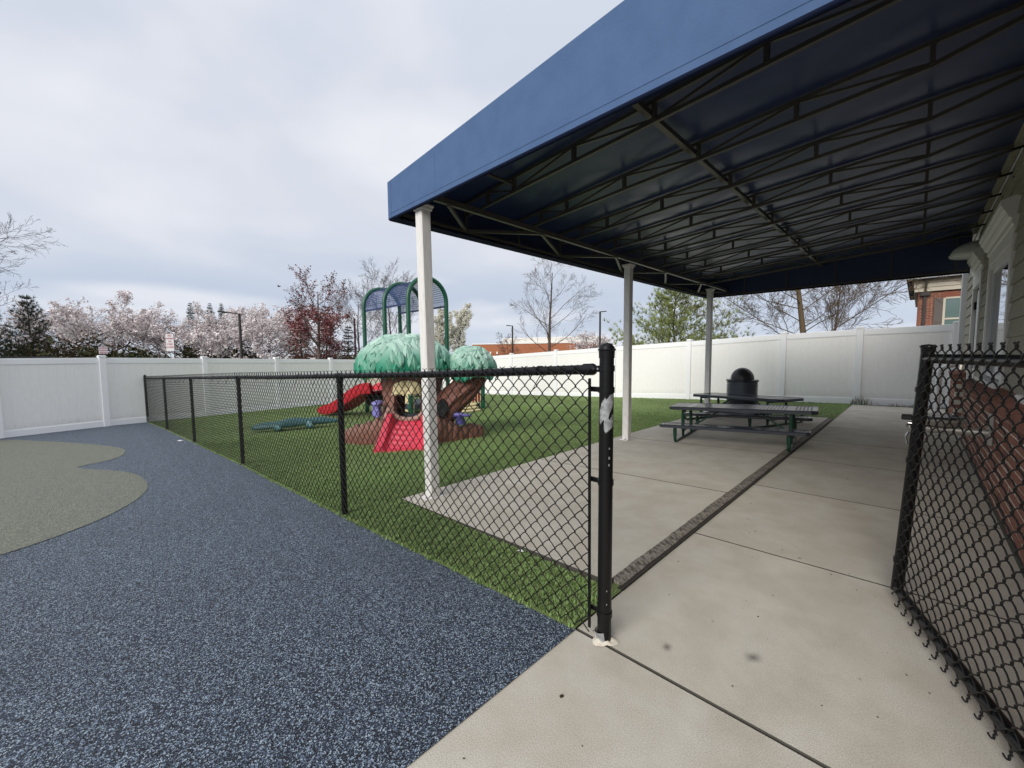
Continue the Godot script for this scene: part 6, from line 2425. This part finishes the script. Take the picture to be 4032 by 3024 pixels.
	hr.quad(Vector3(-0.35, ey, 0.4), Vector3(8.4, ey, 0.4), Vector3(5.5, 7.2, -4), Vector3(2.6, 7.2, -4))
	hr.quad(Vector3(8.4, ey, -8.4), Vector3(-0.35, ey, -8.4), Vector3(2.6, 7.2, -4), Vector3(5.5, 7.2, -4))
	hr.tri(Vector3(-0.35, ey, -8.4), Vector3(-0.35, ey, 0.4), Vector3(2.6, 7.2, -4))
	hr.tri(Vector3(8.4, ey, 0.4), Vector3(8.4, ey, -8.4), Vector3(5.5, 7.2, -4))
	hr.box(Vector3(4.02, ey - 0.07, -4.0), Vector3(8.78, 0.12, 8.82), Basis.IDENTITY, 0.02)
	part("roof", hr, M.roof_dark, h)
	var gut := MB.new()
	gut.bar(Vector3(-0.36, ey - 0.03, 0.44), Vector3(8.4, ey - 0.03, 0.44), 0.10, 0.12, Vector3.UP, 0.02)
	part("gutter", gut, M.galv, h)
	var dp := MB.new()
	dp.bar(Vector3(0.20, 0, 0.07), Vector3(0.20, 4.1, 0.07), 0.09, 0.07, Vector3.BACK, 0.01)
	dp.box(Vector3(0.20, 4.18, 0.09), Vector3(0.30, 0.16, 0.16), Basis.IDENTITY, 0.02)
	dp.bar(Vector3(0.20, 4.25, 0.10), Vector3(0.22, 4.75, 0.35), 0.07, 0.07, Vector3.BACK, 0.01)
	part("downspout", dp, M.roof_dark, h)
	var sh := MB.new()
	for q in [[3.45, 0.98], [2.62, 0.60]]:
		sh.box(Vector3(0.595, q[0], 0.03), Vector3(0.25, q[1] - 0.06, 0.04), Basis.IDENTITY, 0.008)
	sh.box(Vector3(0.595, 3.14, 0.02), Vector3(0.27, 1.70, 0.035), Basis.IDENTITY, 0.005)
	part("shutter", sh, M.shutter, h)
	var wf := MB.new()
	for x in [0.76, 1.56]:
		wf.box(Vector3(x, 3.12, 0.02), Vector3(0.07, 1.72, 0.05), Basis.IDENTITY, 0.006)
	for y in [3.97, 3.14, 2.29]:
		wf.box(Vector3(1.16, y, 0.018), Vector3(0.735, 0.07, 0.046), Basis.IDENTITY, 0.006)
	var win := part("window", wf, M.gable, h)
	var pn := MB.new()
	pn.box(Vector3(1.16, 3.12, 0.012), Vector3(0.74, 1.66, 0.008))
	part("pane", pn, M.house_glass, win)
	var bl := MB.new()
	for k in 7:
		bl.box(Vector3(1.16, 3.90 - k * 0.11, 0.018), Vector3(0.72, 0.06, 0.004))
	part("blind", bl, M.house_glass, win)
	# a bird in flight
	var bird := MB.new()
	bird.tube(PackedVector3Array([Vector3(-0.12, 0, 0), Vector3(-0.06, 0.005, 0), Vector3(0.02, 0.01, 0), Vector3(0.09, 0.015, 0), Vector3(0.13, 0.012, 0)]), PackedFloat32Array([0.008, 0.03, 0.038, 0.026, 0.006]), 8)
	bird.tri(Vector3(-0.10, 0.0, 0), Vector3(-0.2, 0.01, 0.04), Vector3(-0.2, 0.01, -0.04))
	for s in [-1.0, 1.0]:
		bird.quad(Vector3(-0.04, 0.02, 0.02 * s), Vector3(0.06, 0.02, 0.02 * s), Vector3(0.03, 0.09, 0.16 * s), Vector3(-0.05, 0.08, 0.15 * s))
		bird.tri(Vector3(-0.05, 0.08, 0.15 * s), Vector3(0.03, 0.09, 0.16 * s), Vector3(-0.06, 0.07, 0.27 * s))
	single("bird", bird, M.black, "small dark bird in the sky left of the dark red tree", "bird", Vector3(-33.3, 6.33, -9.25), 0.8)

func make_small_things() -> void:
	# grit, bits of leaf and crumb lying about on the slabs
	var gr := RandomNumberGenerator.new()
	gr.seed = 70
	var grit := MB.new()
	for k in 70:
		var gx := gr.randf_range(-1.0, 0.4)
		var gz := -0.6 - 5.0 * pow(gr.randf(), 1.3)
		var s := gr.randf_range(0.0015, 0.0045) * (2.0 if gr.randf() < 0.12 else 1.0)
		grit.col = Color(0.06, 0.05, 0.035) * gr.randf_range(0.5, 2.2)
		grit.box(Vector3(gx, 0.02 * (gx + 1.05) + s * 0.3, gz), Vector3(s * gr.randf_range(1.0, 2.2), s * 0.5, s), Basis(Vector3.UP, gr.randf() * 3.0))
	var go := single("grit", grit, M.wood, "fine dark grit and leaf crumbs scattered over the concrete pavement", "grit")
	go.set_meta("kind", "stuff")
	var paper := MB.new()
	paper.tri(Vector3(-0.022, 0.004, 0.008), Vector3(0.012, 0.010, 0.016), Vector3(0.02, 0.006, -0.012))
	paper.tri(Vector3(-0.022, 0.004, 0.008), Vector3(0.02, 0.006, -0.012), Vector3(-0.008, 0.012, -0.016))
	var p2 := Vector2(-1.72, -1.78)
	single("paper_scrap", paper, M.white, "small white paper scrap on the turf near the gate post", "litter", Vector3(p2.x, gy(p2.x, p2.y) + 0.03, p2.y))
	var cup := MB.new()
	cup.box(Vector3.ZERO, Vector3(0.09, 0.012, 0.05), Basis(Vector3.UP, 0.4), 0.003)
	single("paper_scrap", cup, M.white, "white scrap lying at the foot of the fence on the blue surface", "litter", Vector3(-9.75, gy(-9.75, -0.9) + 0.012, -0.9))
	# weeds where the back fence meets the pavement
	var r := RandomNumberGenerator.new()
	r.seed = 9
	for q in [[-0.93, -12.50, 0.26, "tuft of weeds growing at the fence post by the end of the pavement", 40], [0.15, -12.52, 0.10, "low strip of weeds along the fence foot behind the drinking fountain", 120]]:
		var b := MB.new()
		for k in q[4]:
			var wide := 0.10 if q[4] < 50 else 0.45
			var o := Vector3(r.randfn(0, wide), 0, r.randfn(0, 0.03))
			var a := r.randf() * TAU
			var h: float = q[2] * r.randf_range(0.35, 1.0)
			var lean := Vector3(cos(a), 0, sin(a)) * h * 0.5
			var w := Vector3(-sin(a), 0, cos(a)) * 0.005
			var tone := r.randf_range(0.7, 1.3)
			b.col = Color(0.09 * tone, 0.13 * tone, 0.035 * tone) if r.randf() < 0.7 else Color(0.22 * tone, 0.19 * tone, 0.10 * tone)
			b.quad(o - w, o + w, o + lean * 0.4 + Vector3(0, h * 0.6, 0) + w * 0.8, o + lean * 0.4 + Vector3(0, h * 0.6, 0) - w * 0.8)
			b.tri(o + lean * 0.4 + Vector3(0, h * 0.6, 0) - w * 0.8, o + lean * 0.4 + Vector3(0, h * 0.6, 0) + w * 0.8, o + lean + Vector3(0, h, 0))
		single("weeds", b, M.blade, q[3], "weeds", Vector3(q[0], 0.01, q[1]))

# ---------------------------------------------------------------- sky
func sky_image() -> Image:
	var w := 1024
	var h := 512
	var px := PackedFloat32Array()
	px.resize(w * h * 3)
	var big := noise(FastNoiseLite.TYPE_SIMPLEX, 0.75, 5, 301)
	var streak := noise(FastNoiseLite.TYPE_SIMPLEX, 1.1, 4, 302)
	var top := Vector3(0.665, 0.695, 0.775)
	var bright := Vector3(0.77, 0.79, 0.845)
	var band := Vector3(0.515, 0.585, 0.705)
	var low := Vector3(0.60, 0.665, 0.765)
	for j in h:
		var el := PI / 2 - (j + 0.5) / h * PI
		for i in w:
			var k := (j * w + i) * 3
			if el < 0:
				px[k] = 0.3
				px[k + 1] = 0.29
				px[k + 2] = 0.27
				continue
			var az := ((i + 0.5) / w - 0.5) * TAU
			var d := Vector3(sin(az) * cos(el), sin(el), -cos(az) * cos(el))
			var p := Vector2(d.x, d.z) / (d.y + 0.22)          # the cloud deck overhead
			var n := big.get_noise_2d(p.x * 0.9, p.y * 0.9)
			var s := streak.get_noise_3d(d.x * 1.6, d.y * 9.0, d.z * 1.6)
			var e := rad_to_deg(el) + 3.5 * n
			var c: Vector3
			if e < 6.0:
				c = low.lerp(band, smoothstep(0.0, 6.0, e))
			else:
				c = band.lerp(top, smoothstep(6.0, 19.0, e))
			c = c.lerp(bright, clampf((n * 1.5 + 0.22) * smoothstep(8.0, 26.0, e), 0.0, 1.0))
			c = c.lerp(band, clampf(-(n * 1.3 + 0.1) * smoothstep(12.0, 30.0, e), 0.0, 0.45))
			c = c.lerp(bright, clampf(s * 1.5, 0.0, 0.75) * (1.0 - smoothstep(5.0, 16.0, e)))
			c *= 0.60 * (1.0 + 0.35 * smoothstep(30.0, 90.0, rad_to_deg(el)))      # an overcast sky grows brighter towards the zenith
			px[k] = c.x
			px[k + 1] = c.y
			px[k + 2] = c.z
	return Image.create_from_data(w, h, false, Image.FORMAT_RGBF, px.to_byte_array())

func _ready() -> void:
	var cam := Camera3D.new()
	cam.name = "camera"
	add_child(cam)
	cam.transform = Transform3D(Basis(Vector3(0.7071, -0.0080, -0.7071), Vector3(-0.0463, 0.9973, -0.0575), Vector3(0.7056, 0.0734, 0.7048)).orthonormalized(), Vector3(0, 1.26, 0))
	cam.fov = 86.94
	cam.near = 0.05
	cam.far = 900.0
	cam.current = true
	var env := Environment.new()
	env.background_mode = Environment.BG_SKY
	var sky := Sky.new()
	var sm := PanoramaSkyMaterial.new()
	sm.panorama = ImageTexture.create_from_image(sky_image())
	sky.sky_material = sm
	env.sky = sky
	env.tonemap_mode = Environment.TONE_MAPPER_LINEAR
	env.tonemap_exposure = 1.8
	env.sdfgi_enabled = true
	env.ssao_enabled = true
	env.ssil_enabled = true
	var we := WorldEnvironment.new()
	we.name = "environment"
	we.environment = env
	add_child(we)
	var sun := DirectionalLight3D.new()
	sun.name = "overcast_sun"
	sun.light_energy = 0.5
	sun.light_color = Color(1.0, 0.975, 0.94)
	sun.light_angular_distance = 40.0
	sun.shadow_enabled = true
	add_child(sun)
	sun.look_at_from_position(Vector3(0.14, 0.50, 0.855) * 20.0, Vector3.ZERO)
	rng.seed = 1
	make_materials()
	make_ground()
	make_vinyl_fences()
	make_awning()
	make_building()
	make_chain_fence()
	make_gate()
	make_turf_blades()
	make_wall_fittings()
	make_patio_things()
	make_treehouse()
	make_play_structure()
	make_balance_log()
	make_trees()
	make_far_things()
	make_small_things()
